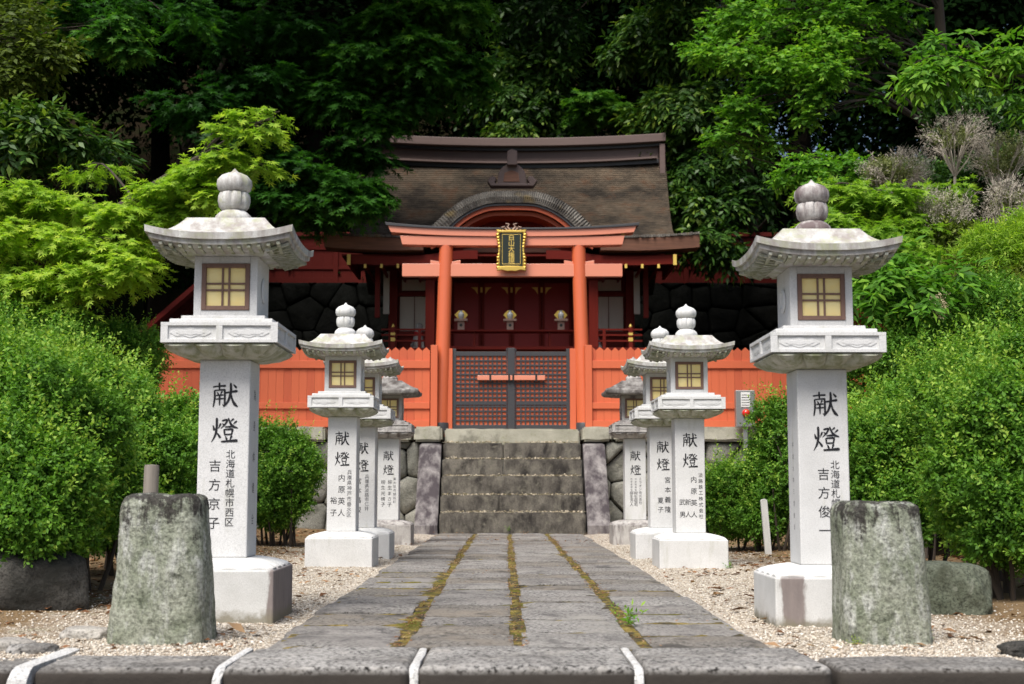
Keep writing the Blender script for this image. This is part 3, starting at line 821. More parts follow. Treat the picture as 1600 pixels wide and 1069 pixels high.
# fallen leaves
def fallen(n, xr, yr, size, seed, zf):
    g = np.random.default_rng(seed)
    x, y = g.uniform(*xr, n), g.uniform(*yr, n)
    k = np.array([mnoise.noise(Vector((p * 1.6, q * 1.6, seed))) for p, q in zip(x, y)]) > g.uniform(-.35, .35, n)
    x, y = x[k], y[k]; n = len(x)
    z = np.array([zf(p, q) for p, q in zip(x, y)]) + g.uniform(.004, .016, n)
    ax = unit(np.stack([g.normal(size=n), g.normal(size=n), g.normal(scale=.10, size=n)], 1))
    nr = unit(np.array([0, 0, 1.0]) + g.normal(scale=.22, size=(n, 3)))
    return leaf_shapes(g, np.stack([x, y, z], 1), ax, nr, size * g.uniform(.5, 1.3, n), size * .28 * g.uniform(.6, 1.3, n), g.uniform(0, 1, n), 'leaf')
_z0 = lambda x, y: -.006
fl = join([fallen(1500, (-.455, -.375), (5.2, 17), .016, 21, _z0), fallen(1500, (.010, .085), (5.2, 17), .016, 22, _z0), fallen(1500, (.505, .585), (5.2, 17), .016, 23, _z0),
           fallen(70, (-1.75, -.95), (5.3, 8.5), .085, 11, lambda x, y: court_z(x, y) + .006), fallen(70, (1.05, 1.9), (5.3, 8.5), .085, 12, lambda x, y: court_z(x, y) + .006),
           fallen(900, (-3.4, -1.0), (5.1, 13), .055, 1, court_z), fallen(900, (1.1, 3.6), (5.1, 13), .055, 2, court_z),
           fallen(2600, (-3.8, -1.7), (7, 18.8), .06, 3, court_z), fallen(2600, (1.8, 3.8), (7, 18.8), .06, 4, court_z),
           fallen(140, (-.95, 1.05), (5.3, 18), .022, 5, lambda x, y: .006), fallen(500, (-1.3, 1.4), (14, 18.2), .03, 6, lambda x, y: .006)])
tag(array_mesh('fallen_leaves', *fl[:2], L_DEAD, tint=fl[2]), kind='stuff')

# kerb stones along the road edge, white mortar in the joints
def kerb_stone(label, x0, x1, y0, y1, z1, seed, bevel=.035):
    bm = bmesh.new(); bmesh.ops.create_cube(bm, size=1)
    for v in bm.verts:
        v.co = Vector(((v.co.x + .5) * (x1 - x0) + x0, (v.co.y + .5) * (y1 - y0) + y0, (v.co.z + .5) * (z1 + .36) - .36))
    bmesh.ops.bevel(bm, geom=[e for e in bm.edges], offset=bevel, segments=3, affect='EDGES', profile=.6)
    bmesh.ops.subdivide_edges(bm, edges=[e for e in bm.edges if e.calc_length() > .2], cuts=7, use_grid_fill=True)
    for v in bm.verts:
        p = v.co
        v.co = p + Vector((.006 * mnoise.noise(p * 6 + Vector((seed, 0, 0))), .010 * mnoise.noise(p * 5 + Vector((0, seed, 0))), .007 * mnoise.noise(p * 4 + Vector((0, 0, seed)))))
    c = Vector(((x0 + x1) / 2, (y0 + y1) / 2, 0))
    bmesh.ops.translate(bm, verts=bm.verts, vec=-c)
    me = bpy.data.meshes.new('kerb_stone'); bm.to_mesh(me); bm.free()
    me.polygons.foreach_set("use_smooth", [True] * len(me.polygons)); me.materials.append(KERB)
    o = bpy.data.objects.new('kerb_stone', me); C.objects.link(o); o.location = c
    return tag(o, label, 'kerb stone', 'kerb stones along the front edge')
kerb_stone('long dark kerb stone in front of the left lichened stump', -1.60, -.985, 4.64, 5.03, -.006, 1)
kerb_stone('rough kerb slab at the left half of the paved path between white mortar joints', -.955, -.325, 4.60, 5.19, .004, 2)
kerb_stone('rough kerb slab centred at the foot of the path', -.295, .435, 4.60, 5.19, .006, 3)
kerb_stone('rough kerb slab at the right corner of the path, rounded dark outer corner', .465, 1.10, 4.60, 5.19, .003, 4)
kerb_stone('long kerb stone in front of the right lichened stump', 1.125, 1.86, 4.64, 5.00, -.008, 5)
kerb_stone('kerb stone ending the row at the far right corner', 1.89, 2.75, 4.64, 5.00, -.010, 6)
kerb_stone('pale worn kerb stone at the far left corner', -2.55, -1.68, 4.64, 5.00, -.010, 7)
for x, w, lab in ((-1.64, .070, 'far'), (-.97, .031, 'left'), (-.31, .031, 'middle'), (.45, .031, 'right')):
    m = MB(); q = random.Random(int(x * 100)); pts = []
    ln = [(5.185, -.004), (5.0, -.003), (4.8, -.002), (4.68, -.003), (4.635, -.012), (4.600, -.04), (4.590, -.09), (4.588, -.2), (4.588, -.34)]
    rings = []
    for yy, zz in ln:
        d = q.uniform(-.004, .004); ww = w * q.uniform(.85, 1.1) * .5
        rings.append([(x + d - ww, yy, zz), (x + d - ww * .3, yy - .004, zz + .004), (x + d + ww * .4, yy - .004, zz + .004), (x + d + ww, yy, zz),
                      (x + d + ww, yy + .03, zz - .06), (x + d - ww, yy + .03, zz - .06)])
    m.loft(rings)
    tag(m.build('mortar_joint', MORTAR, smooth=True), {'far': 'wide white mortar joint at the left end of the kerb', 'left': 'white mortar joint crossing the kerb left of the path', 'middle': 'short white mortar joint in the kerb near the path centre',
        'right': 'slanting white mortar joint in the kerb on the right of the path'}[lab], 'mortar joint', 'white mortar joints of the kerb')
rock('edging_stone', 'flat grey stone at the far left edge of the gravel', (-1.92, 5.25, -.0), (.14, .10, .035), 21, PALE_ROCK, .3, 'small edging stones')
rock('edging_stone', 'small pale stone just left of the left stump', (-1.72, 5.62, -.0), (.13, .09, .04), 22, PALE_ROCK, -.4, 'small edging stones')
rock('edging_stone', 'brownish flat stone behind the left end of the kerb', (-1.78, 5.16, -.01), (.11, .07, .035), 23, KERB, .1, 'small edging stones')
rock('edging_stone', 'dark flat stone lying on the gravel at the right edge', (1.93, 5.08, .0), (.11, .08, .04), 24, BOULDER, .2, 'small edging stones')
rock('edging_stone', 'low dark stone just behind the right end of the kerb', (1.96, 4.99, -.02), (.10, .06, .03), 25, BOULDER, .5, 'small edging stones')

# boulders beneath the hedges
rock('boulder', 'big dark boulder under the left hedge', (-2.46, 6.95, .07), (.36, .36, .27), 37, BOULDER, .5, 'boulders under the hedges')
rock('boulder', 'green grey boulder behind the right stump', (2.15, 6.75, .06), (.30, .24, .22), 32, BOULDER_GREEN, -.3, 'boulders under the hedges')

# old stone stumps
def stump(label, c, wb, db, wt, dt, h, seed, skew=0.0):
    m = MB(); rings = []; N = 56
    prof = [(-.08, 1.04), (0, 1.0), (.03, .955), (.10, .90), (.25, .77), (.5, .5), (.72, .25), (.86, .1), (.93, .02), (.965, -.05), (.985, -.16), (1.0, -.34), (1.003, -.6), (1.0, -1.3)]
    for fz, k in prof:
        w = wt + (wb - wt) * max(k, 0); d = dt + (db - dt) * max(k, 0)
        if k < 0: w *= 1 + k * .62; d *= 1 + k * .62
        ring = []
        for i in range(N):
            a = 2 * math.pi * i / N; ca, sa = math.cos(a), math.sin(a)
            e = 4.2
            q = (abs(ca) ** e + abs(sa) ** e) ** (-1 / e)
            p = Vector((ca * q * w / 2 + skew * fz, sa * q * d / 2, fz * h))
            o = Vector((seed * 3.3, seed, 0))
            s = .014 * mnoise.noise(p * 5 + o) + .006 * mnoise.noise(p * 16 + o) + .003 * mnoise.noise(p * 40 + o)
            p += Vector((ca, sa, .2)) * s
            if fz >= .96: p.z += .010 * mnoise.noise(p * 9 + o)
            ring.append(p)
        rings.append(ring)
    # more rings for a worn surface
    fine = []
    for k in range(len(rings) - 1):
        st = 4
        for t in range(st):
            fine.append([rings[k][i].lerp(rings[k+1][i], t / st) for i in range(N)])
    fine.append(rings[-1])
    for ring in fine:
        for i, p in enumerate(ring):
            ring[i] = p + Vector((1, 1, .3)) * .004 * mnoise.noise(p * 30 + Vector((seed, 5, 0)))
    m.loft(fine)
    o = m.build('stone_stump', LICHEN, smooth=True, angle=60); o.location = c
    return tag(o, label, 'stone post', 'lichened stone posts at the path mouth')
stump('lichened grey stone stump left of the path with flared foot', (-1.39, 5.55, -.01), .40, .36, .315, .28, .585, 1)
stump('lichened grey stone stump right of the path, dark stained top', (1.51, 5.50, -.015), .365, .34, .325, .28, .56, 2, -.01)

m = MB()
m.lathe([(.036, -.05), (.037, .3), (.036, .70), (.034, .712), (.0, .715)], 14)
o = m.build('wooden_stake', GREY_WOOD, smooth=True, angle=50); o.location = (-1.73, 6.55, 0); o.rotation_euler = (0, R(1.0), 0)
tag(o, 'round grey wooden stake standing behind the left stone stump', 'stake')
m = MB(); m.box(-.03, -.012, -.05, .03, .012, .49); m.prism([(-.03, .49), (.03, .49), (.01, .505), (-.02, .50)], -.012, .012)
o = m.build('marker_stake', WHITE_WOOD, bevel=.002); o.location = (2.385, 12.35, 0); o.rotation_euler = (0, R(-4), R(8))
tag(o, 'thin white wooden marker stake leaning beside the right hedge', 'stake')
# ------------------------------------------------------------------ stone terrace, stairs
CX = 0.09
def clip_poly(poly, nx, ny, d):
    out = []
    for i in range(len(poly)):
        a, b = poly[i], poly[(i + 1) % len(poly)]
        da, db = a[0]*nx + a[1]*ny - d, b[0]*nx + b[1]*ny - d
        if da <= 0: out.append(a)
        if (da < 0) != (db < 0) and abs(da - db) > 1e-12:
            t = da / (da - db); out.append((a[0] + (b[0]-a[0])*t, a[1] + (b[1]-a[1])*t))
    return out

def rubble(name, label, x0, x1, z0, z1, y, cell, mat, seed, cat='stone wall', depth=.5, gap=.008, M=None, group=None):
    rnd = random.Random(seed); pts = []
    nx, nz = max(1, round((x1 - x0) / cell)), max(1, round((z1 - z0) / cell))
    for k in range(nz + 2):
        for i in range(nx + 2):
            pts.append((x0 + (i - .5 + (.5 if k % 2 else 0) + rnd.uniform(-.36, .36)) * (x1 - x0) / nx,
                        z0 + (k - .5 + rnd.uniform(-.34, .34)) * (z1 - z0) / nz))
    mb = MB()
    mb.box(x0, y + .07, z0, x1, y + depth, z1, 1)
    for i, p in enumerate(pts):
        poly = [(x0, z0), (x1, z0), (x1, z1), (x0, z1)]
        for j, q in enumerate(pts):
            if i == j: continue
            dx, dz = q[0] - p[0], q[1] - p[1]
            L = math.hypot(dx, dz)
            if L > cell * 3.2: continue
            mx, mz = (p[0] + q[0]) / 2, (p[1] + q[1]) / 2
            poly = clip_poly(poly, dx / L, dz / L, (mx * dx + mz * dz) / L - gap * .5)
            if len(poly) < 3: break
        if len(poly) < 3: continue
        # round the outline, then a worn, bulging face
        P2 = []
        n = len(poly)
        for k in range(n):
            a, b, c = poly[k - 1], poly[k], poly[(k + 1) % n]
            for t in (.25, .08):
                P2.append((b[0] + (a[0] - b[0]) * t, b[1] + (a[1] - b[1]) * t))
            P2.append((b[0] * .9 + (a[0] + c[0]) * .05, b[1] * .9 + (a[1] + c[1]) * .05))
            for t in (.08, .25):
                P2.append((b[0] + (c[0] - b[0]) * t, b[1] + (c[1] - b[1]) * t))
        cx, cz = sum(q[0] for q in P2) / len(P2), sum(q[1] for q in P2) / len(P2)
        out = rnd.uniform(-.02, .035)
        rings = []
        for s, dy in ((1.0, .09), (1.0, .03), (.96, -.005), (.84, -.03 - out), (.55, -.045 - out), (.2, -.05 - out)):
            ring = []
            for q in P2:
                v = Vector((cx + (q[0] - cx) * s, y + dy, cz + (q[1] - cz) * s))
                if s < 1: v.y += .025 * mnoise.noise(v * 5 + Vector((seed, 0, 0))) + .012 * mnoise.noise(v * 14)
                ring.append(v)
            rings.append(ring)
        mb.loft(rings, 0, cap0=False)
    if M is not None: mb.v = [tuple(M @ Vector(p)) for p in mb.v]
    o = mb.build(name, [mat, DARKWALL], smooth=True, angle=50)
    return tag(o, label, cat, group)
rubble('retaining_wall', 'mossy rubble stone retaining wall left of the stone stairs', -5.75, -1.24, -.12, 1.26, 19.35, .40, RUBBLE, 3)
rubble('retaining_wall', 'rubble stone retaining wall right of the stairs behind the right lanterns', 1.42, 5.95, -.12, 1.26, 19.35, .40, RUBBLE, 4)
rubble('back_wall', 'tall near black stone wall behind the shrine hall', -6.2, 6.4, 1.2, 4.92, 28.1, .55, DARKWALL, 9)

def worn_block(mb, x0, x1, y0, y1, z0, z1, seed, amp=.008, cuts=(8, 3, 3), bev=.015):
    bm = bmesh.new(); bmesh.ops.create_cube(bm, size=1)
    for v in bm.verts: v.co = Vector(((v.co.x + .5) * (x1-x0) + x0, (v.co.y + .5) * (y1-y0) + y0, (v.co.z + .5) * (z1-z0) + z0))
    bmesh.ops.bevel(bm, geom=list(bm.edges), offset=bev, segments=2, affect='EDGES')
    for ax, c in enumerate(cuts):
        L = (x1-x0, y1-y0, z1-z0)[ax]
        es = [e for e in bm.edges if abs((e.verts[0].co - e.verts[1].co)[ax]) > L * .6]
        bmesh.ops.subdivide_edges(bm, edges=es, cuts=c, use_grid_fill=True)
    for v in bm.verts:
        p = v.co; o = Vector((seed * 3.1, seed * 1.7, seed))
        v.co = p + Vector((amp * .5 * mnoise.noise(p * 5 + o), amp * mnoise.noise(p * 4 + o * 2), amp * mnoise.noise(p * 6 + o * 3)))
    bm.verts.index_update()
    mb.add([v.co.copy() for v in bm.verts], [[v.index for v in f.verts] for f in bm.faces])
    bm.free()

# coping stones: each a block of its own on the wall
stairs = thing('stone_stairs', 'five worn stone steps with dark stains leading up to the gate', 'stairs', (CX, 18.3, 0))
for k, (z0, z1, yf) in enumerate([(-.1, .27, 18.26), (.20, .503, 18.52), (.43, .765, 18.78), (.69, 1.008, 19.04), (.94, 1.245, 19.28)]):
    mb = MB(); q = random.Random(k)
    if k in (0, 2): xs = [-.905, 1.072]
    else: xs = [-.905, CX + q.uniform(-.25, .25), 1.072]
    for a, b in zip(xs, xs[1:]): worn_block(mb, a + .003, b - .003, yf, yf + .42, z0, z1, k + a, .012, (14, 3, 3), .018)
    mb.build('step', STAIR, stairs, smooth=True, world=True, angle=40)
_l = []
_g = np.random.default_rng(9)
for z, y0, y1 in ((.272, 18.30, 18.51), (.506, 18.56, 18.77), (.768, 18.82, 19.03), (1.011, 19.08, 19.27), (1.249, 19.30, 19.46)):
    n = 460
    x = _g.uniform(-.88, 1.05, n); yy = y0 + (y1 - y0) * _g.uniform(.05, 1, n); zz = z + _g.uniform(.002, .020, n) + .010 * (_g.uniform(0, 1, n) > .9)
    ax = unit(_g.normal(size=(n, 3)) * np.array([1, 1, .25])); nr = unit(np.array([0, 0, 1.]) + _g.normal(scale=.4, size=(n, 3)))
    _l.append(leaf_shapes(_g, np.stack([x, yy, zz], 1), ax, nr,   .034 * _g.uniform(.5, 1.3, n), .010 * _g.uniform(.6, 1.3, n), _g.uniform(.45, 1, n), 'leaf'))
_l = join(_l)
tag(array_mesh('stair_litter', _l[0], _l[1], LITTER, tint=_l[2]), kind='stuff')
mb = MB(); worn_block(mb, -.89, 1.06, 19.47, 20.6, 1.18, 1.455, 7, .014, (14, 5, 3), .02)
mb.build('landing_slab', COPING, stairs, smooth=True, world=True)
for sx, s in ((-1.235, 1), (1.095, 2)):
    mb = MB()
    # slanting side slab
    yz = [(18.22, -.1), (18.22, .10), (18.34, .22), (19.16, 1.20), (19.30, 1.25), (19.47, 1.25), (19.47, -.1)]
    rings = []
    for t in np.linspace(0, 1, 9):
        x = sx + .31 * t
        e = .018 if t in (0, 1) else 0
        rings.append([Vector((x + .008 * mnoise.noise(Vector((y * 4, z * 4, s))), y + (e if i < 4 else 0) + .012 * mnoise.noise(Vector((x * 6, z * 5, s))), z - (e if z > .2 else 0))) for i, (y, z) in enumerate(yz)])
    mb.loft(rings)
    o = mb.build('side_slab', CHEEK, stairs, world=True, smooth=True, angle=30)
for k, (x0, x1, lab) in enumerate([(-1.32, -.92, 'pale squared coping stone at the left top of the stairs'), (-2.55, -1.36, 'second coping stone left of the stairs'),
                            (-4.0, -2.59, 'long mossy coping stone half behind the left lanterns'), (-5.75, -4.04, 'leftmost coping stone under the left fence, mostly behind the hedge'),
                            (1.09, 1.50, 'pale squared coping stone at the right top of the stairs'), (1.54, 2.6, 'second coping stone right of the stairs'),
                            (2.64, 4.2, 'long coping stone under the grey alarm box'), (4.24, 5.95, 'rightmost coping stone behind the right hedge')]):
    mb = MB(); worn_block(mb, x0, x1, 19.22, 19.95, 1.265, 1.475, k + 11, .014, (12, 4, 3), .03)
    o = mb.build('coping_stone', COPING, smooth=True)
    tag(o, lab, 'coping stone', 'coping stones of the terrace wall')

# ------------------------------------------------------------------ torii
torii = thing('torii_gate', 'vermilion torii gate with black topped curved beam above the stairs', 'torii gate', (CX, 19.9, 1.45))
TC = 0.0
def tl(px): return px
for s in (-1, 1):
    mb = MB(); rings = []; N = 32
    for z, r in ((0, .118), (.02, .118), (.5, .113), (1.4, .108), (2.4, .104), (2.76, .103)):
        x = s * (1.065 - .07 * z / 2.7)
        rings.append([(x + r * math.cos(2*math.pi*i/N), r * math.sin(2*math.pi*i/N), z) for i in range(N)])
    mb.loft(rings)
    p = mb.build('pillar', VERM_TORII, torii, smooth=True, angle=40)
    mb = MB(); mb.lathe([(.135, -.04), (.135, .10), (.128, .112), (0, .113)], 32, (s * 1.065, 0, 0))
    mb.build('pillar_foot', CHAR, p, smooth=True, angle=40)
def beam_loft(mb, half_t, half_b, zb, zt, dy, lift, n=24, mi=0, capthick=0):
    rings = []
    for i in range(n + 1):
        t = -1 + 2 * i / n
        l = lift * abs(t) ** 2.6
        xt, xb = half_t * t, half_b * t
        rings.append([(xb, -dy, zb + l * .75), (xt, -dy, zt + l), (xt, dy, zt + l), (xb, dy, zb + l * .75)])
    mb.loft(rings, mi)
Z0 = 1.45
mb = MB(); beam_loft(mb, 1.87, 1.815, 4.34 - Z0, 4.437 - Z0, .125, .085); mb.build('top_beam', VERM_BEAM, torii, bevel=.004)
mb = MB(); beam_loft(mb, 1.905, 1.885, 4.440 - Z0, 4.466 - Z0, .15, .085); mb.build('beam_cap', CHAR, torii, bevel=.004)
mb = MB(); beam_loft(mb, 1.68, 1.645, 4.205 - Z0, 4.336 - Z0, .10, .02); mb.build('second_beam', VERM_BEAM, torii, bevel=.004)
mb = MB(); mb.box(-1.645, -.06, 3.745 - Z0, 1.645, .06, 3.937 - Z0); mb.build('tie_beam', VERM_BEAM, torii, bevel=.004)
for s in (-1, 1):
    for q in (-1, 1):
        x = s * 1.0; xa, xb = sorted((x + q * .095, x + q * .225))
        mb = MB(); hi, lo = (.052, .03)
        a, b = (lo, hi) if q < 0 else (hi, lo)
        a, b = (hi, lo) if q < 0 else (lo, hi)
        mb.prism([(xa, 3.940 - Z0), (xb, 3.940 - Z0), (xb, 3.94 - Z0 + b), (xa, 3.94 - Z0 + a)], -.05, .05)
        mb.build('wedge', VERM_BEAM, torii, bevel=.003)

# ------------------------------------------------------------------ lettering
_gl = {}
def glyph(ch):
    if ch not in _gl:
        cu = bpy.data.curves.new('glyph', 'FONT'); cu.body = ch; cu.size = 1.0; cu.align_x = 'CENTER'; cu.offset = 0.0; cu.resolution_u = 3
        ob = bpy.data.objects.new('glyph', cu); C.objects.link(ob)
        dg = bpy.context.evaluated_depsgraph_get(); dg.update()
        me = bpy.data.meshes.new_from_object(ob.evaluated_get(dg))
        vs = [(v.co.x, v.co.y) for v in me.vertices]; fs = [tuple(p.vertices) for p in me.polygons]
        if vs:
            x0, x1 = min(v[0] for v in vs), max(v[0] for v in vs); y0, y1 = min(v[1] for v in vs), max(v[1] for v in vs)
            cx, cy = (x0 + x1) / 2, .33
            vs = [(x - cx, y - cy) for x, y in vs]
        _gl[ch] = (vs, fs)
        bpy.data.objects.remove(ob); bpy.data.curves.remove(cu); bpy.data.meshes.remove(me)
    return _gl[ch]

# brush strokes: (points, widths) on a 100 grid
KEN = [([(6, 83), (28, 86), (52, 87)], (5, 4, 7)), ([(29, 98), (30, 72)], (6, 5)),
       ([(11, 69), (12, 40), (7, 6)], (5, 6, 4)), ([(11, 69), (30, 71), (50, 72)], (4, 4, 6)), ([(50, 73), (51, 40), (50, 12), (42, 15)], (6, 6, 6, 1.5)),
       ([(21, 63), (26, 54)], (2, 6)), ([(40, 65), (34, 55)], (6, 2)), ([(18, 50), (44, 52)], (4, 5)), ([(17, 36), (45, 38)], (4, 5)), ([(31, 52), (31, 13)], (6, 4)),
       ([(54, 60), (75, 64), (97, 67)], (5, 5, 8)), ([(73, 97), (74, 66), (67, 36), (56, 16), (46, 5)], (6, 8, 7, 5, 1.5)),
       ([(73, 64), (80, 34), (90, 16), (101, 7)], (3, 6, 9, 3)), ([(84, 92), (94, 81)], (3, 8))]
TOU = [([(8, 70), (13, 53)], (3, 8)), ([(37, 76), (29, 58)], (7, 2)), ([(22, 97), (22, 60), (16, 30), (3, 6)], (7, 7, 6, 1.5)), ([(22, 44), (36, 24)], (3, 8)),
       ([(44, 88), (62, 91), (54, 74), (38, 58)], (5, 6, 5, 1.5)), ([(44, 77), (52, 70)], (3, 6)), ([(67, 98), (75, 78), (86, 66), (103, 60)], (4, 6, 8, 3)),
       ([(86, 95), (76, 86)], (6, 2)), ([(98, 86), (86, 76)], (6, 2)), ([(55, 64), (82, 66)], (4, 6)),
       ([(51, 54), (54, 33)], (5, 5)), ([(51, 54), (84, 56)], (4, 6)), ([(84, 56), (80, 34)], (6, 4)), ([(54, 35), (81, 36)], (4, 4)),
       ([(57, 28), (62, 16)], (3, 7)), ([(80, 29), (74, 15)], (7, 2)), ([(42, 8), (70, 10), (101, 12)], (5, 6, 9))]
def brush(mb, strokes, cx, cz, size, y0):
    for k, (pts, w) in enumerate(strokes):
        P_ = [Vector((p[0], p[1])) for p in pts]; dense = []
        n = len(P_)
        for i in range(n - 1):
            for t in np.linspace(0, 1, 6, endpoint=(i == n - 2)):
                a, b, c, d = P_[max(i-1, 0)], P_[i], P_[i+1], P_[min(i+2, n-1)]
                q = .5 * ((2*b) + (c - a) * t + (2*a - 5*b + 4*c - d) * t*t + (3*b - a - 3*c + d) * t**3)
                if n == 2: q = b.lerp(c, t)
                dense.append((q, w[i] + (w[i+1] - w[i]) * t))
        L, Rr = [], []
        for i, (q, ww) in enumerate(dense):
            d = (dense[min(i+1, len(dense)-1)][0] - dense[max(i-1, 0)][0]).normalized()
            nn = Vector((-d.y, d.x))
            if i == 0: q = q - d * ww * .35
            if i == len(dense) - 1: q = q + d * ww * .35
            ww *= 1.35
            ww *= .62 if i in (0, len(dense) - 1) else 1.0
            L.append(q + nn * ww * .5); Rr.append(q - nn * ww * .5)
        vs = [(cx + (p.x - 52) / 100 * size, y0 - k * .00006, cz + (p.y - 51) / 100 * size) for p in L + Rr]
        m = len(L)
        mb.add(vs, [(i, m + i, m + i + 1, i + 1) for i in range(m - 1)])
def write(mb, text, x, z_top, z_bot, size, y0, k0=0):
    """a vertical column of characters between two heights"""
    n = len(text)
    for i, ch in enumerate(text):
        z = z_top + (z_bot - z_top) * (i / max(1, n - 1))
        vs, fs = glyph(ch)
        mb.add([(x + a * size, y0, z + b * size) for a, b in vs], fs)

# name board on the torii
pl = thing('name_board', 'black shrine name board with gilt lobed frame and gold characters on the torii', 'name board', (CX - .015, 19.74, 3.81))
mb = MB(); mb.box(-.165, -.025, .06, .165, .012, .58); mb.build('panel', BLACK_PANEL, pl, bevel=.004)
mb = MB()
for s in (-1, 1):
    mb.tube([(s * .135, -.029, .10), (s * .135, -.029, .545)], .0035, 6)
mb.tube([(-.135, -.029, .545), (.135, -.029, .545)], .0035, 6); mb.tube([(-.135, -.029, .10), (.135, -.029, .10)], .0035, 6)
mb.build('inner_border', GOLD_PAINT, pl)
mb = MB()
for s in (-1, 1):
    q = [(.05, .034), (.10, .030), (.155, .024), (.20, .034), (.245, .028), (.30, .022), (.36, .030), (.41, .030), (.455, .030), (.50, .034), (.545, .036)]
    for z, r in q:
        mb.lathe([(0, -r * .75), (r * .6, -r * .6), (r, 0), (r * .6, r * .6), (0, r * .75)], 10, (s * (.19 + .012 * math.sin(z * 14)), -.012, z))
    mb.tube([(s * .178, -.01, .05), (s * .184, -.014, .2), (s * .176, -.014, .38), (s * .186, -.01, .56)], .017, 8)
mb.prism([(-.20, .56), (-.17, .575), (.17, .575), (.20, .56), (.225, .615), (.12, .605), (0, .612), (-.12, .605), (-.225, .615)], -.04, .02)
mb.prism([(-.20, .055), (-.215, .0), (-.14, .015), (-.06, -.008), (0, .0), (.06, -.008), (.14, .015), (.215, .0), (.20, .055), (.1, .07), (-.1, .07)], -.04, .02)
mb.build('gilt_frame', GOLD, pl, bevel=.005, smooth=True)
mb = MB()
for s in (-1, 1):
    mb.tube([(s * .02, -.01, .62), (s * .06, -.015, .66), (s * .03, -.015, .70), (s * .085, -.01, .715)], [.016, .014, .012, .006], 8)
    mb.tube([(s * .13, -.01, .61), (s * .145, -.01, .655), (s * .10, -.01, .668), (s * .115, -.01, .645)], [.014, .012, .01, .006], 8)
    mb.tube([(s * .06, -.01, .61), (s * .09, -.01, .64), (s * .075, -.01, .68)], [.012, .012, .006], 8)
mb.build('cloud_crest', PALE_WOOD, pl, smooth=True)
mb = MB()
for i, ch in enumerate('白山大権現'):
    vs, fs = glyph(ch); z = .495 - i * .088; sz = .098
    mb.add([(a * sz, -.0275, z + b * sz) for a, b in vs], fs)
mb.build('characters', GOLD_PAINT, pl, fix=False)

# ------------------------------------------------------------------ lattice gate
gate = thing('lattice_gate', 'closed charcoal double lattice gate with orange sliding bolt', 'gate', (.073, 19.9, 1.456))
H = 1.208
for s in (-1, 1):
    mb = MB(); xa, xb = sorted((s * .87, s * .96)); mb.box(xa, -.05, 0, xb, .05, H); mb.build('jamb', VERM, gate, bevel=.004)
    leaf = MB(); xa, xb = sorted((s * .062, s * .868))
    ea, eb = (.05, .014) if s < 0 else (.014, .05)
    leaf.box(xa, -.02, 0, xa + ea, .02, H); leaf.box(xb - eb, -.02, 0, xb, .02, H)
    leaf.box(xa + ea, -.02, .0, xb - eb, .02, .075); leaf.box(xa + ea, -.02, H - .11, xb - eb, .02, H - .045)
    fr = leaf.build('door_leaf', CHAR, gate, bevel=.003)
    lat = MB(); ix0, ix1, iz0, iz1 = xa + ea, xb - eb, .075, H - .11
    nx, nz = 11, 15
    for i in range(1, nx):
        x = ix0 + (ix1 - ix0) * i / nx; lat.box(x - .0115, -.012, iz0, x + .0115, .0, iz1)
    for i in range(1, nz):
        z = iz0 + (iz1 - iz0) * i / nz; lat.box(ix0, -.0145, z - .0115, ix1, .0025, z + .0115)
    zm = iz0 + (iz1 - iz0) * .31; lat.box(ix0, -.018, zm - .02, ix1, .004, zm + .02)
    lat.build('lattice', CHAR, fr)
    bk = MB(); bk.box(ix0, .0045, iz0, ix1, .02, iz1); bk.build('backing_boards', VERM, fr)
mb = MB(); mb.box(-.056, -.035, 0, .056, .03, H + .01); mb.build('meeting_stile', CHAR, gate, bevel=.004)
mb = MB(); mb.box(-.50, -.075, .735, .50, -.040, .805); bolt = mb.build('sliding_bolt', VERM_BEAM, gate, bevel=.004)
for x in (-.31, .37, -.03, .03):
    mb = MB(); mb.box(x - .014, -.082, .715, x + .014, -.0365, .828); mb.build('bolt_staple', IRON, bolt, bevel=.003)

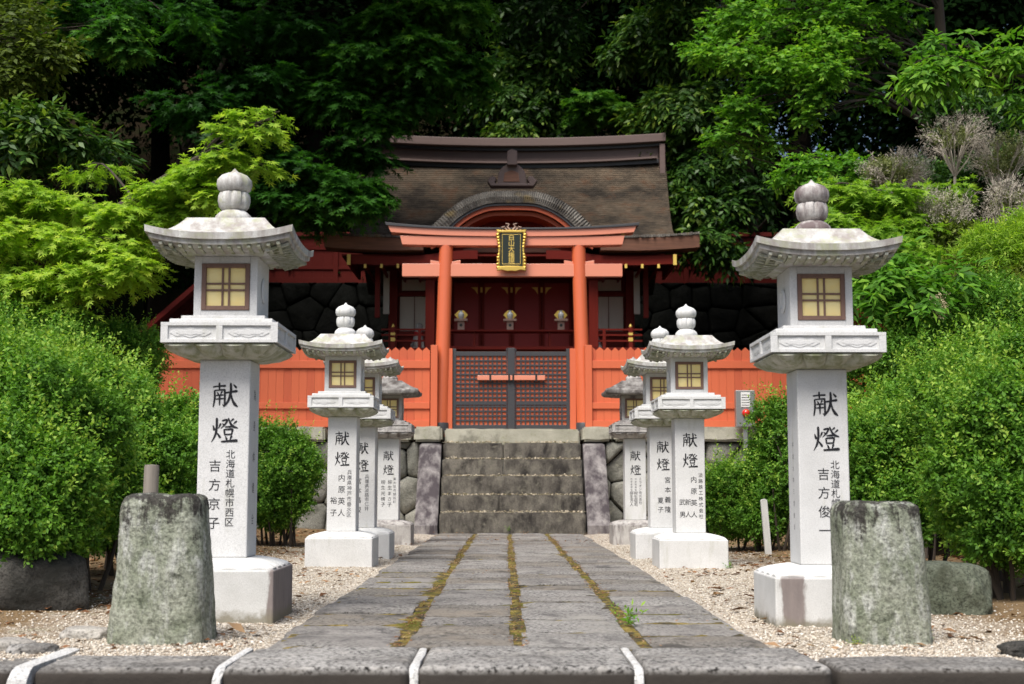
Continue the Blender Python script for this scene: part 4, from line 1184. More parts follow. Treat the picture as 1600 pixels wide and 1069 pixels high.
# ------------------------------------------------------------------ fences
def board_fence(name, label, length, h, slope, mat, loc, rz, post_r=.05, pitch=.113, tail=True, group=None, zig=True, rails=((.865, .975), (.27, .36), (.0, .095))):
    """boards stand along +x from the loc; the far end is higher by slope * length"""
    root = thing(name, label, 'fence', loc, rz, group)
    mb = MB(); n = int(length / pitch); q = random.Random(n)
    for i in range(n):
        x0, x1 = i * pitch + .0012, (i + 1) * pitch - .0012
        a, b = slope * x0, slope * x1; dy = q.uniform(-.003, .003); zt = h + q.uniform(-.006, .006)
        if zig: poly = [(x0, a), (x1, b), (x1, b + zt - .048), ((x0+x1)/2 + .004, (a+b)/2 + zt), ((x0+x1)/2 - .004, (a+b)/2 + zt), (x0, a + zt - .048)]
        else: poly = [(x0, a), (x1, b), (x1, b + zt), (x0, a + zt)]
        mb.prism(poly, dy - .011, dy + .011, 1 if zig and q.random() < .35 else 0)
    mb.build('board_panel', [mat, VERM_B] if zig else mat, root)
    for k, (z0, z1) in enumerate(rails):
        m = MB(); L = n * pitch
        m.add([(0, -.04, z0), (L, -.04, z0 + slope*L), (L, -.016, z0 + slope*L), (0, -.016, z0), (0, -.04, z1), (L, -.04, z1 + slope*L), (L, -.016, z1 + slope*L), (0, -.016, z1)],
              [(0,3,2,1),(4,5,6,7),(0,1,5,4),(1,2,6,5),(2,3,7,6),(3,0,4,7)])
        m.build('rail', mat, root, bevel=.003)
    np_ = 1 if zig else max(1, round(length / 2.3))
    for k in range(np_ + 1):
        x = length * k / np_
        m = MB(); m.box(x - post_r, -.06, slope*x - .02, x + post_r, .05, slope*x + h - (.02 if k not in (0, np_) else -.03)); m.build('post', mat, root, bevel=.004)
    if not zig:
        m = MB(); L = length
        m.add([(0, -.07, h + .01), (L, -.07, h + .01 + slope*L), (L, .07, h + .01 + slope*L), (0, .07, h + .01), (0, -.06, h + .10), (L, -.06, h + .10 + slope*L), (L, .06, h + .10 + slope*L), (0, .06, h + .10)],
              [(0,3,2,1),(4,5,6,7),(0,1,5,4),(1,2,6,5),(2,3,7,6),(3,0,4,7)])
        m.build('cap_rail', mat, root, bevel=.005)
    return root
board_fence('board_fence', 'vermilion board fence with pointed tops left of the torii', 4.47, 1.175, 0, VERM, (-5.53, 19.72, 1.49), 0, group='vermilion boundary fences')
board_fence('board_fence', 'vermilion board fence with pointed tops right of the torii behind the alarm box', 4.56, 1.175, 0, VERM, (1.21, 19.72, 1.49), 0, group='vermilion boundary fences')
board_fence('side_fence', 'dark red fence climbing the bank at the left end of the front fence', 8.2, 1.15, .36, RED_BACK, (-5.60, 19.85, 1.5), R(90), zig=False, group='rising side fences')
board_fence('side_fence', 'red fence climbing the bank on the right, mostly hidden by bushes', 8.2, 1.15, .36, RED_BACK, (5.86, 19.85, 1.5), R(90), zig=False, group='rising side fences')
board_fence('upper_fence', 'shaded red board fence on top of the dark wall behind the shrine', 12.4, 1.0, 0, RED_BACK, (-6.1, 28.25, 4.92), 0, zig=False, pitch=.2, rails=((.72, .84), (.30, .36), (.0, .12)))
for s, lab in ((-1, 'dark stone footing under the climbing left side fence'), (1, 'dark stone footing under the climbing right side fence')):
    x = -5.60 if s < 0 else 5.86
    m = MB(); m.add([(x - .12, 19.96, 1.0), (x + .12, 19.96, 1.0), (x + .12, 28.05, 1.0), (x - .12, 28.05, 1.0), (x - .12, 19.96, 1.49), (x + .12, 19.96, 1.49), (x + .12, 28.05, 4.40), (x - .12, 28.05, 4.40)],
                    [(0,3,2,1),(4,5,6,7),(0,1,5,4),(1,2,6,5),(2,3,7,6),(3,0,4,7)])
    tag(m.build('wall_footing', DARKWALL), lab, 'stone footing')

# ------------------------------------------------------------------ alarm box
al = thing('alarm_box', 'grey metal fire alarm box with red dome lamp on a post before the fence', 'alarm box', (3.385, 19.05, 0))
mb = MB(); mb.box(-.135, -.07, 1.46, .135, .07, 1.98); mb.build('housing', STEEL, al, bevel=.008)
mb = MB(); mb.box(-.065, -.078, 1.74, .065, -.0715, 1.95); pt = mb.build('speaker_plate', WHITE_PLATE, al, bevel=.002)
mb = MB()
for k in range(5): mb.box(-.055, -.0805, 1.765 + k * .036, .055, -.0785, 1.773 + k * .036)
mb.build('slot', IRON, pt)
mb = MB(); mb.lathe([(.058, 0), (.058, .015), (.05, .035), (.03, .052), (0, .058)], 20, M=Matrix.Translation((0.005, -.072, 1.655)) @ Matrix.Rotation(R(90), 4, 'X'))
mb.build('lamp_dome', RED_LAMP, al, smooth=True, angle=60)
mb = MB(); mb.box(-.03, -.03, -.05, .03, .03, 1.455); mb.build('post', STEEL, al, bevel=.005)
# ------------------------------------------------------------------ shrine hall
hall = thing('shrine_hall', 'red shrine hall with dark bark roof and curved gable above the gate', 'shrine', (CX, 23, 1.36))
def hp(name, mb, mats, parent=None, **kw):
    return mb.build(name, mats, parent or hall, **kw)
HB = lambda: MB()
ZB = 1.36; YB = 23.0
def bx(mb, x0, x1, y0, y1, z0, z1, mi=0): mb.box(x0, y0 - YB, z0 - ZB, x1, y1 - YB, z1 - ZB, mi)
# roof
kx_ = np.array([0, .25, .45, .74, 1.0, 1.28, 1.5, 1.75, 2.0, 3.2]); kz_ = np.array([5.33, 5.328, 5.31, 5.20, 5.03, 4.74, 4.61, 4.575, 4.57, 4.57])
_d = np.linspace(-3.2, 3.2, 641); _k = np.interp(np.abs(_d), kx_, kz_); _k = np.convolve(np.pad(_k, 12, mode='edge'), np.ones(25) / 25, 'valid')
def kara(x): return float(np.interp(x, _d, _k))
YE, YR = 21.25, 24.4
def main_z(x, y):
    t = max(0, (y - YE) / (YR - YE))
    return 4.57 + 2.16 * (.34 * t + .66 * t * t) + .07 * (abs(x) / 2.9) ** 4 * (1 - t)
def roof_z(x, y):
    if y > YR: return main_z(x, 2 * YR - y)
    k = kara(x) + .03 * (y - YE)
    m = main_z(x, y); s = .05
    h = max(0, min(1, .5 + .5 * (m - k) / s))
    return k * (1 - h) + m * h + s * h * (1 - h)
xs = np.linspace(-2.86, 2.86, 104); ys = np.concatenate([np.linspace(YE, YR, 52), np.linspace(YR + .1, 27.2, 20)])
nx, ny = len(xs), len(ys)
V = []
for lay in (0, 1):
    for y in ys:
        for x in xs:
            t = min(1, max(0, (y - YE) / (YR - YE))) if y <= YR else 0
            flare = .915 + .10 * math.exp(-t / .035) + .085 * t
            z = roof_z(x, y) - lay * (.20 if y < YR else .2)
            if not lay: z += .012 * mnoise.noise(Vector((x * 3, y * 3, 1))) + .010 * mnoise.noise(Vector((x * 11, y * 11, 2)))
            V.append((x * flare, y - YB + .012 * lay, z - ZB))
i = (np.arange(ny - 1)[:, None] * nx + np.arange(nx - 1)[None, :]).ravel()
top = np.stack([i, i + 1, i + nx + 1, i + nx], 1); o_ = nx * ny
bot = np.stack([i + o_, i + nx + o_, i + nx + 1 + o_, i + 1 + o_], 1)
a = np.arange(nx - 1); fr = np.stack([a, a + o_, a + 1 + o_, a + 1], 1); bk = np.stack([a, a + 1, a + 1 + o_, a + o_], 1) + (ny - 1) * nx
b_ = np.arange(ny - 1) * nx; le = np.stack([b_, b_ + nx, b_ + nx + o_, b_ + o_], 1); ri = np.stack([b_, b_ + o_, b_ + nx + o_, b_ + nx], 1) + nx - 1
roof = array_mesh('roof', np.array(V), np.concatenate([top, bot, fr, bk, le, ri]), THATCH, hall)
roof.data.polygons.foreach_set("use_smooth", [True] * len(roof.data.polygons))
try: roof.data.set_sharp_from_angle(angle=R(50))
except Exception: pass
# thick layered bark along the edge of the curved gable
mb = MB(); rings = []
for j in range(171):
    x = -1.52 + 3.04 * j / 170
    k = kara(x); rib = .020 if j % 2 else 0
    sl = (kara(x + .01) - kara(x - .01)) / .02; n = Vector((-sl, 1)).normalized()
    T = .185 * (1 - .35 * smoothstep(1.15, 1.5, abs(x)))
    def pt(d, y): return (x + n.x * d, y - YB, k + n.y * d - ZB)
    rings.append([pt(-T, YE - .11), pt(-T * .5, YE - .135 - rib), pt(.0 + rib, YE - .09 - rib), pt(.035 + rib, YE + .06), pt(.03, YE + .30), pt(-T, YE + .012)])
mb.loft(rings); hp('gable_rim', mb, RIM, roof)
def arch_band(mb, d0, d1, y0, y1, xm, n=80, mi=0):
    rings = []
    for j in range(n + 1):
        x = -xm + 2 * xm * j / n
        k = kara(x); sl = (kara(x + .01) - kara(x - .01)) / .02; nn = Vector((-sl, 1)).normalized()
        q = lambda d, y: (x + nn.x * d, y - YB, k + nn.y * d - ZB)
        rings.append([q(d0, y0), q(d1, y0), q(d1, y1), q(d0, y1)])
    mb.loft(rings, mi)
mb = MB(); arch_band(mb, -.29, -.19, YE - .05, YE + .02, 1.42); hp('barge_board', mb, ORANGE_WOOD, smooth=True)
mb = MB(); arch_band(mb, -.225, -.192, YE - .085, YE - .052, 1.42); hp('barge_trim', mb, CHAR, smooth=True)
mb = MB(); arch_band(mb, -.36, -.295, YE + .06, YE + .75, 1.30); hp('gable_soffit', mb, ORANGE_WOOD, smooth=True)
# pediment under the curve
mb = MB(); poly = [(-1.15, 4.42 - ZB)] + [(x, kara(x) - .36 - ZB) for x in np.linspace(-1.15, 1.15, 30)] + [(1.15, 4.42 - ZB)]
mb.prism([p for p in poly], YE + .55 - YB, YE + .62 - YB); hp('pediment', mb, RED_DARK)
mb = MB()
for s in (-1, 1):
    mb.prism([(s * .05, 4.50 - ZB), (s * .16, 4.58 - ZB), (s * .40, 4.60 - ZB), (s * .62, 4.53 - ZB), (s * .80, 4.50 - ZB), (s * .80, 4.44 - ZB), (s * .05, 4.44 - ZB)], YE + .49 - YB, YE + .548 - YB)
    mb.prism([(s * .0, 4.50 - ZB), (s * .06, 4.66 - ZB), (s * .12, 4.62 - ZB), (s * .20, 4.70 - ZB), (s * .17, 4.50 - ZB)], YE + .44 - YB, YE + .485 - YB)
hp('carved_strut', mb, FASCIA, bevel=.01)
# eaves on both sides of the gable
def eave_z(x): return 4.57 + .06 * (abs(x) / 2.9) ** 4
for s in (-1, 1):
    mb = MB(); rings = []
    for j in range(25):
        x = 1.42 + (3.0 - 1.42) * j / 24
        z = eave_z(x); rise = .16 * (1 - smoothstep(1.42, 2.1, x))
        rings.append([(s * x, YE - .06 - YB, z - .205 + rise * .1 - ZB), (s * x, YE - .10 - YB, z - .01 - ZB), (s * x, YE + .35 - YB, z + .03 - ZB), (s * x, YE + .35 - YB, z - .205 - ZB)])
    mb.loft(rings); f = hp('eave_fascia', mb, FASCIA, smooth=True, angle=30)
    mb = MB()
    for j in range(40):
        x = 1.45 + 1.53 * j / 39; q = random.Random(j * s)
        mb.cbox((s * x, YE - .02 - YB + q.uniform(-.02, .02), eave_z(x) + .015 - ZB), (.035, .2, .03 + q.uniform(0, .022)))
    hp('bark_edge', mb, RIM, f, bevel=.005)
    mb = MB(); rings = []
    for j in range(25):
        x = .55 + (2.62 - .55) * j / 24
        z = 4.30 + .10 * (1 - smoothstep(.7, 1.7, x)) + .02 * smoothstep(2.0, 2.6, x)
        rings.append([(s * x, YE + .05 - YB, z - .14 - ZB), (s * x, YE + .05 - YB, z - ZB), (s * x, YE + .18 - YB, z - ZB), (s * x, YE + .18 - YB, z - .14 - ZB)])
    mb.loft(rings); hp('eave_beam', mb, RED_DARK, smooth=True, angle=30)
    for j in range(6):
        x = s * (1.30 + j * .262); big = j == 5
        mb = MB(); w, h = (.045, .17) if big else (.032, .062)
        zc = 4.235 if big else 4.13
        bx(mb, x - w / 2, x + w / 2, YE + .02, YE + 1.6, zc - h / 2 + .01, zc + h / 2 - .0); rf = hp('rafter', mb, RED_DARK)
        mb = MB(); bx(mb, x - w * .62, x + w * .62, YE - .02, YE + .018, zc - h / 2, zc + h / 2 + .004); hp('rafter_cap', mb, GOLD_PAINT, rf, bevel=.003)
# soffit boards above the rafters
mb = MB(); bx(mb, -2.75, 2.75, YE + .2, 22.9, 4.33, 4.36); hp('soffit', mb, RED_DARK)
# ridge
def ridge_bar(mb, half, y0, y1, z0, z1, lift=.10):
    rings = []
    for j in range(25):
        t = -1 + j / 12; l = lift * t * t
        rings.append([(half * t, y0 - YB, z0 + l - ZB), (half * t, y0 - YB, z1 + l - ZB), (half * t, y1 - YB, z1 + l - ZB), (half * t, y1 - YB, z0 + l - ZB)])
    mb.loft(rings)
rd = MB(); ridge_bar(rd, 2.70, 24.14, 24.66, 6.50, 6.74); rdo = hp('ridge', rd, RIDGE_WOOD, smooth=True, angle=30)
mb = MB(); ridge_bar(mb, 2.70, 24.12, 24.68, 6.43, 6.499); hp('ridge_moulding', mb, CHAR, rdo)
mb = MB(); ridge_bar(mb, 2.66, 24.04, 24.76, 6.502, 6.535); hp('ridge_moulding', mb, RIDGE_WOOD, rdo)
mb = MB(); ridge_bar(mb, 2.82, 23.96, 24.84, 6.80, 6.95); hp('ridge_cap', mb, RIDGE_WOOD, rdo, bevel=.01)
mb = MB(); ridge_bar(mb, 2.76, 24.06, 24.74, 6.742, 6.798); hp('ridge_moulding', mb, CHAR, rdo)
for s in (-1, 1):
    mb = MB(); bx(mb, s * 2.76 - .05, s * 2.76 + .05, 24.0, 24.8, 6.28, 6.86); hp('ridge_end', mb, RIDGE_WOOD, rdo, bevel=.01)
# crest on the curved gable's own ridge
mb = MB(); y0, y1 = 21.62, 21.78
pz = lambda py: P(800, py, 21.7).z - ZB
X = lambda px: (px - 801.5) * 21.7 / 2100
mb.prism([(X(a), pz(b)) for a, b in [(778, 290), (825, 290), (824, 280), (823, 272), (818, 264), (811, 259), (792, 259), (785, 264), (780, 272), (779, 280)]], y0 - YB, y1 - YB)
mb.prism([(X(a), pz(b)) for a, b in [(762, 284), (770, 280), (776, 289), (828, 289), (834, 280), (842, 284), (836, 293), (768, 293)]], y0 - YB - .03, y1 - YB + .03)
for px in (771, 832):
    mb.lathe([(0, -.08), (.055, -.08), (.07, 0), (.055, .08), (0, .08)], 14, M=Matrix.Translation((X(px), (y0 + y1) / 2 - YB, pz(282))) @ Matrix.Rotation(R(90), 4, 'X'))
cr = hp('gable_crest', mb, RIDGE_WOOD, bevel=.012)
mb = MB(); mb.prism([(X(a), pz(b)) for a, b in [(794, 262), (810, 262), (810, 241), (802, 237), (794, 241)]], y0 - YB - .12, y1 - YB); hp('crest_block', mb, RIDGE_WOOD, cr, bevel=.01)
mb = MB(); mb.prism([(X(a), pz(b)) for a, b in [(788, 286), (814, 286), (812, 272), (801, 268), (790, 272)]], y0 - YB - .012, y0 - YB); hp('crest_panel', mb, FASCIA, cr, bevel=.004)
mb = MB(); ridge_bar(mb, .42, 21.45, 22.6, 5.335, 5.40, -.01); hp('gable_ridge', mb, RIDGE_WOOD, cr, bevel=.012)
# body
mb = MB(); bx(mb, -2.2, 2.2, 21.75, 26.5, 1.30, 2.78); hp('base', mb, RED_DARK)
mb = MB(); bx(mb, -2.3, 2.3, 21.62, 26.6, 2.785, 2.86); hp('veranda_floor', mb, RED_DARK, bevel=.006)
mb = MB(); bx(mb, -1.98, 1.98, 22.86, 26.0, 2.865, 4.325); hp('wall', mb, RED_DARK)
for s in (-1, 1):
    for x, y in ((1.33, 21.72), (2.02, 22.78), (1.12, 22.78)):
        mb = MB(); bx(mb, s * x - .075, s * x + .075, y - .075, y + .075, 2.865, 4.32); hp('column', mb, RED_DARK, bevel=.006)
    # pale panels either side of the doors
    mb = MB(); bx(mb, s * 1.66 - .25, s * 1.66 + .25, 22.80, 22.855, 3.27, 3.86); pn = hp('pale_panel', mb, CREAM_PANEL, bevel=.003)
    mb = MB(); bx(mb, s * 1.66 - .008, s * 1.66 + .008, 22.79, 22.798, 3.27, 3.86); hp('panel_seam', mb, BROWN_WOOD, pn)
    mb = MB(); bx(mb, s * 1.60 - .36, s * 1.60 + .36, 22.76, 22.855, 3.865, 3.93); bx(mb, s * 1.60 - .36, s * 1.60 + .36, 22.76, 22.855, 3.20, 3.265); hp('panel_rail', mb, RED_DARK, bevel=.004)
    mb = MB(); bx(mb, s * 1.62 - .26, s * 1.62 + .26, 22.82, 22.857, 3.97, 4.16); hp('upper_panel', mb, CREAM_PANEL)
    # side struts
    mb = MB(); bx(mb, s * 2.10 - .05, s * 2.10 + .05, 22.3, 22.36, 3.5, 4.22); hp('side_board', mb, CREAM_PANEL)
    mb = MB(); bx(mb, s * 2.22 - .04, s * 2.22 + .04, 22.0, 22.1, 3.4, 4.28); hp('bracket_post', mb, RED_DARK)
    mb = MB(); bx(mb, s * 1.35 - .22, s * 1.35 + .22, 21.62, 21.84, 4.06, 4.14); bx(mb, s * 1.35 - .14, s * 1.35 + .14, 21.60, 21.86, 3.98, 4.058); hp('bracket', mb, RED_DARK, bevel=.01)
    # low veranda railing with gilt fittings
    for z in (2.98, 3.075, 3.165):
        mb = MB(); xa, xb = sorted((s * 1.20, s * 2.12)); bx(mb, xa, xb, 21.69, 21.73, z - .014, z + .014); hp('railing', mb, RED_DARK)
    for x in (1.50,):
        mb = MB(); bx(mb, s * x - .025, s * x + .025, 21.68, 21.74, 2.865, 3.17); hp('railing_post', mb, RED_DARK)
    mb = MB(); bx(mb, s * 1.93 - .032, s * 1.93 + .032, 21.675, 21.745, 2.865, 3.2); rp_ = hp('railing_post', mb, RED_DARK)
    mb = MB(); bx(mb, s * 1.93 - .036, s * 1.93 + .036, 21.668, 21.752, 2.97, 3.03); hp('gilt_fitting', mb, GOLD_PAINT, rp_)
    mb = MB(); bx(mb, s * 1.93 - .036, s * 1.93 + .036, 21.668, 21.752, 3.07, 3.11); hp('gilt_fitting', mb, GOLD_PAINT, rp_)
    mb = MB()
    mb.lathe([(.02, 0), (.026, .02), (.012, .05), (0, .06)], 10, (s * 1.93, 21.71 - YB, 3.2 - ZB)); hp('gilt_fitting', mb, GOLD_PAINT, rp_)
mb = MB(); bx(mb, -1.4, 1.4, 21.66, 21.80, 4.145, 4.22); hp('front_beam', mb, RED_DARK, bevel=.008)
mb = MB(); bx(mb, -.95, .95, 22.2, 22.24, 4.16, 4.34); hp('frieze_panel', mb, CREAM_PANEL)
# four leaved doors with gilt corner pieces
for k in range(4):
    x0 = -1.03 + k * .515
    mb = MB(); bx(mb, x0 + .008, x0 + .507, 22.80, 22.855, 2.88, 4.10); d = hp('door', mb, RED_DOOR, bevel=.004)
    mb = MB(); bx(mb, x0 + .05, x0 + .465, 22.785, 22.798, 2.93, 2.96); bx(mb, x0 + .008, x0 + .05, 22.785, 22.798, 2.88, 4.10); bx(mb, x0 + .465, x0 + .507, 22.785, 22.798, 2.88, 4.10); hp('door_frame', mb, RED_DARK, d)
    for (xa, sx) in ((x0 + .065, 1), (x0 + .45, -1)):
        if (k in (0,) and sx > 0) or (k == 3 and sx < 0): continue
        for z, sz in ((4.02, -1), (2.885, 1)):
            mb = MB(); mb.prism([(xa, z - ZB), (xa + sx * .11, z - ZB), (xa + sx * .05, z + sz * .045 - ZB), (xa, z + sz * .12 - ZB)], 22.772 - YB, 22.782 - YB); hp('gilt_corner', mb, GOLD_PAINT, d)
for x in (-.515, 0, .515):
    mb = MB(); bx(mb, x - .018, x + .018, 22.765, 22.784, 2.885, 3.0); hp('gilt_plate', mb, GOLD_PAINT)
    mb = MB(); bx(mb, x - .018, x + .018, 22.765, 22.784, 3.93, 4.02); hp('gilt_plate', mb, GOLD_PAINT)

# ------------------------------------------------------------------ offering bench and offerings
bench = thing('offering_bench', 'dark red offering bench standing behind the lattice gate', 'offering bench', (CX, 20.7, 1.455))
mb = MB(); mb.box(-1.02, -.14, 1.545, 1.02, .14, 1.575); mb.build('bench_top', RED_DARK, bench, bevel=.004)
mb = MB(); mb.box(-1.02, -.10, 1.27, 1.02, .10, 1.32); mb.build('lower_rail', RED_DARK, bench, bevel=.004)
for x in (-.96, -.58, .58, .96):
    mb = MB(); mb.box(x - .018, -.09, 0 if abs(x) > .9 else 1.323, x + .018, .09, 1.542); mb.build('leg', RED_DARK, bench)
mb = MB(); mb.box(-.92, .03, .90, .92, .06, 1.265); mb.build('apron_board', VERM, bench)
for px, lab in ((720.5, 'offering stand with pale vase at the left end of the bench'), (797, 'middle offering stand with pale vase behind the gate'), (876.5, 'offering stand with pale vase at the right end of the bench')):
    x = P(px, 500, 20.7).x
    st = thing('offering_stand', lab, 'offering stand', (x, 20.7, 3.0325), group='offering stands on the bench')
    mb = MB(); w = .052
    mb.box(-w, -w, 0, w, -w + .008, .135); mb.box(-w, w - .008, 0, w, w, .135); mb.box(-w, -w + .008, 0, -w + .008, w - .008, .135); mb.box(w - .008, -w + .008, 0, w, w - .008, .135)
    b = mb.build('stand_body', PALE_WOOD, st, bevel=.002)
    mb = MB(); mb.lathe([(.024, 0), (.024, .003), (0, .003)], 18, M=Matrix.Translation((0, -w - .0005, .075)) @ Matrix.Rotation(R(90), 4, 'X')); mb.build('opening_disc', BLACK_PANEL, b)  # black disc: the hole's dark inside put into its colour
    mb = MB(); mb.box(-.098, -.098, .137, .098, .098, .150)
    for s in (-1, 1): mb.box(s * .098 - .004, -.098, .152, s * .098 + .004, .098, .172); mb.box(-.09, s * .098 - .004, .152, .09, s * .098 + .004, .172)
    mb.build('tray', PALE_WOOD, st)
    vs = MB(); vs.lathe([(.022, .174), (.026, .19), (.042, .235), (.047, .265), (.040, .29), (.024, .305), (.020, .325), (.026, .335), (0, .335)], 20); o = vs.build('vase', CHINA, None, smooth=True)
    o.location = (x, 20.7, 3.0325 - .022)
    tag(o, {'o': '', }.get('x') or lab.replace('offering stand with pale vase', 'small pale china vase on the stand'), 'vase', 'china vases on the offering stands')
    gm = MB(); gm.prism([(-.105, .255), (-.04, .325), (0, .315), (.04, .325), (.105, .255), (.04, .18), (-.04, .18)], .055, .062); g = gm.build('gilt_fan', GOLD, None, bevel=.002)
    g.location = (x, 20.7, 3.0325 - .006)
    tag(g, lab.replace('offering stand with pale vase', 'gilt fan ornament behind the vase on the stand'), 'fan ornament', 'gilt fans on the offering stands')

# ------------------------------------------------------------------ guardian dogs on the veranda
def guardian(label, x, face, bib):
    pts = [(0, 0, .0), (0, -.01, .09), (0, -.04, .19), (0, -.07, .26), (0, -.10, .33), (0, -.16, .335)]
    r = [.075, .085, .07, .055, .075, .045]
    V = list(pts); E = [(i, i + 1) for i in range(5)]; Rr = list(r)
    def chain(start, ps, rs):
        k = start
        for p, q in zip(ps, rs): V.append(p); Rr.append(q); E.append((k, len(V) - 1)); k = len(V) - 1
    for s in (-1, 1):
        chain(2, [(s * .05, -.10, .15), (s * .052, -.13, .05), (s * .052, -.16, .015)], [.035, .026, .028])
        chain(0, [(s * .08, -.03, .05), (s * .085, -.10, .02)], [.055, .03])
        chain(4, [(s * .05, -.085, .395)], [.02])
    chain(0, [(0, .09, .06), (0, .11, .16), (0, .09, .24)], [.03, .04, .02])
    me = bpy.data.meshes.new('guardian_dog'); me.from_pydata(V, E, [])
    o = bpy.data.objects.new('guardian_dog', me); C.objects.link(o); me.materials.append(GRANITE_OLD)
    sk = o.modifiers.new('skin', 'SKIN'); me.skin_vertices[0].data[0].use_root = True
    for i, q in enumerate(Rr): me.skin_vertices[0].data[i].radius = (q, q)
    ss = o.modifiers.new('sub', 'SUBSURF'); ss.levels = ss.render_levels = 2
    o.location = (x, 22.25, 2.862); o.rotation_euler = (0, 0, face); o.scale = (1, 1, 1.15)
    tag(o, label, 'statue', 'guardian dogs on the veranda')
    if bib:
        mb = MB(); mb.lathe([(.066, .20), (.08, .23), (.075, .27), (.06, .285)], 16, (0, -.06, 0)); b = mb.build('bib', RED_CLOTH, o, smooth=True)
guardian('dim stone guardian dog with red bib on the veranda left of the doors', P(652, 500, 22.25).x, R(25), True)
guardian('dim stone guardian dog on the veranda right of the doors', P(930, 500, 22.25).x, R(-25), False)
# ------------------------------------------------------------------ stone lanterns
def sq_ring(h, z, n=12, lift=0, wave=0, petals=0, wz=0):
    """square ring with half side h; corners lifted, optional petal waves"""
    pts = []
    for s in range(4):
        for i in range(n):
            t = -1 + 2 * i / n
            x, y = (t * h, -h) if s == 0 else (h, t * h) if s == 1 else (-t * h, h) if s == 2 else (-h, -t * h)
            w = abs(math.sin(math.pi * petals * (t + 1) / 2)) ** .55 if petals else 0
            k = 1 - wave * (1 - w)
            pts.append((x * k, y * k, z + lift * abs(t) ** 2.5 - wz * (1 - w)))
    return pts

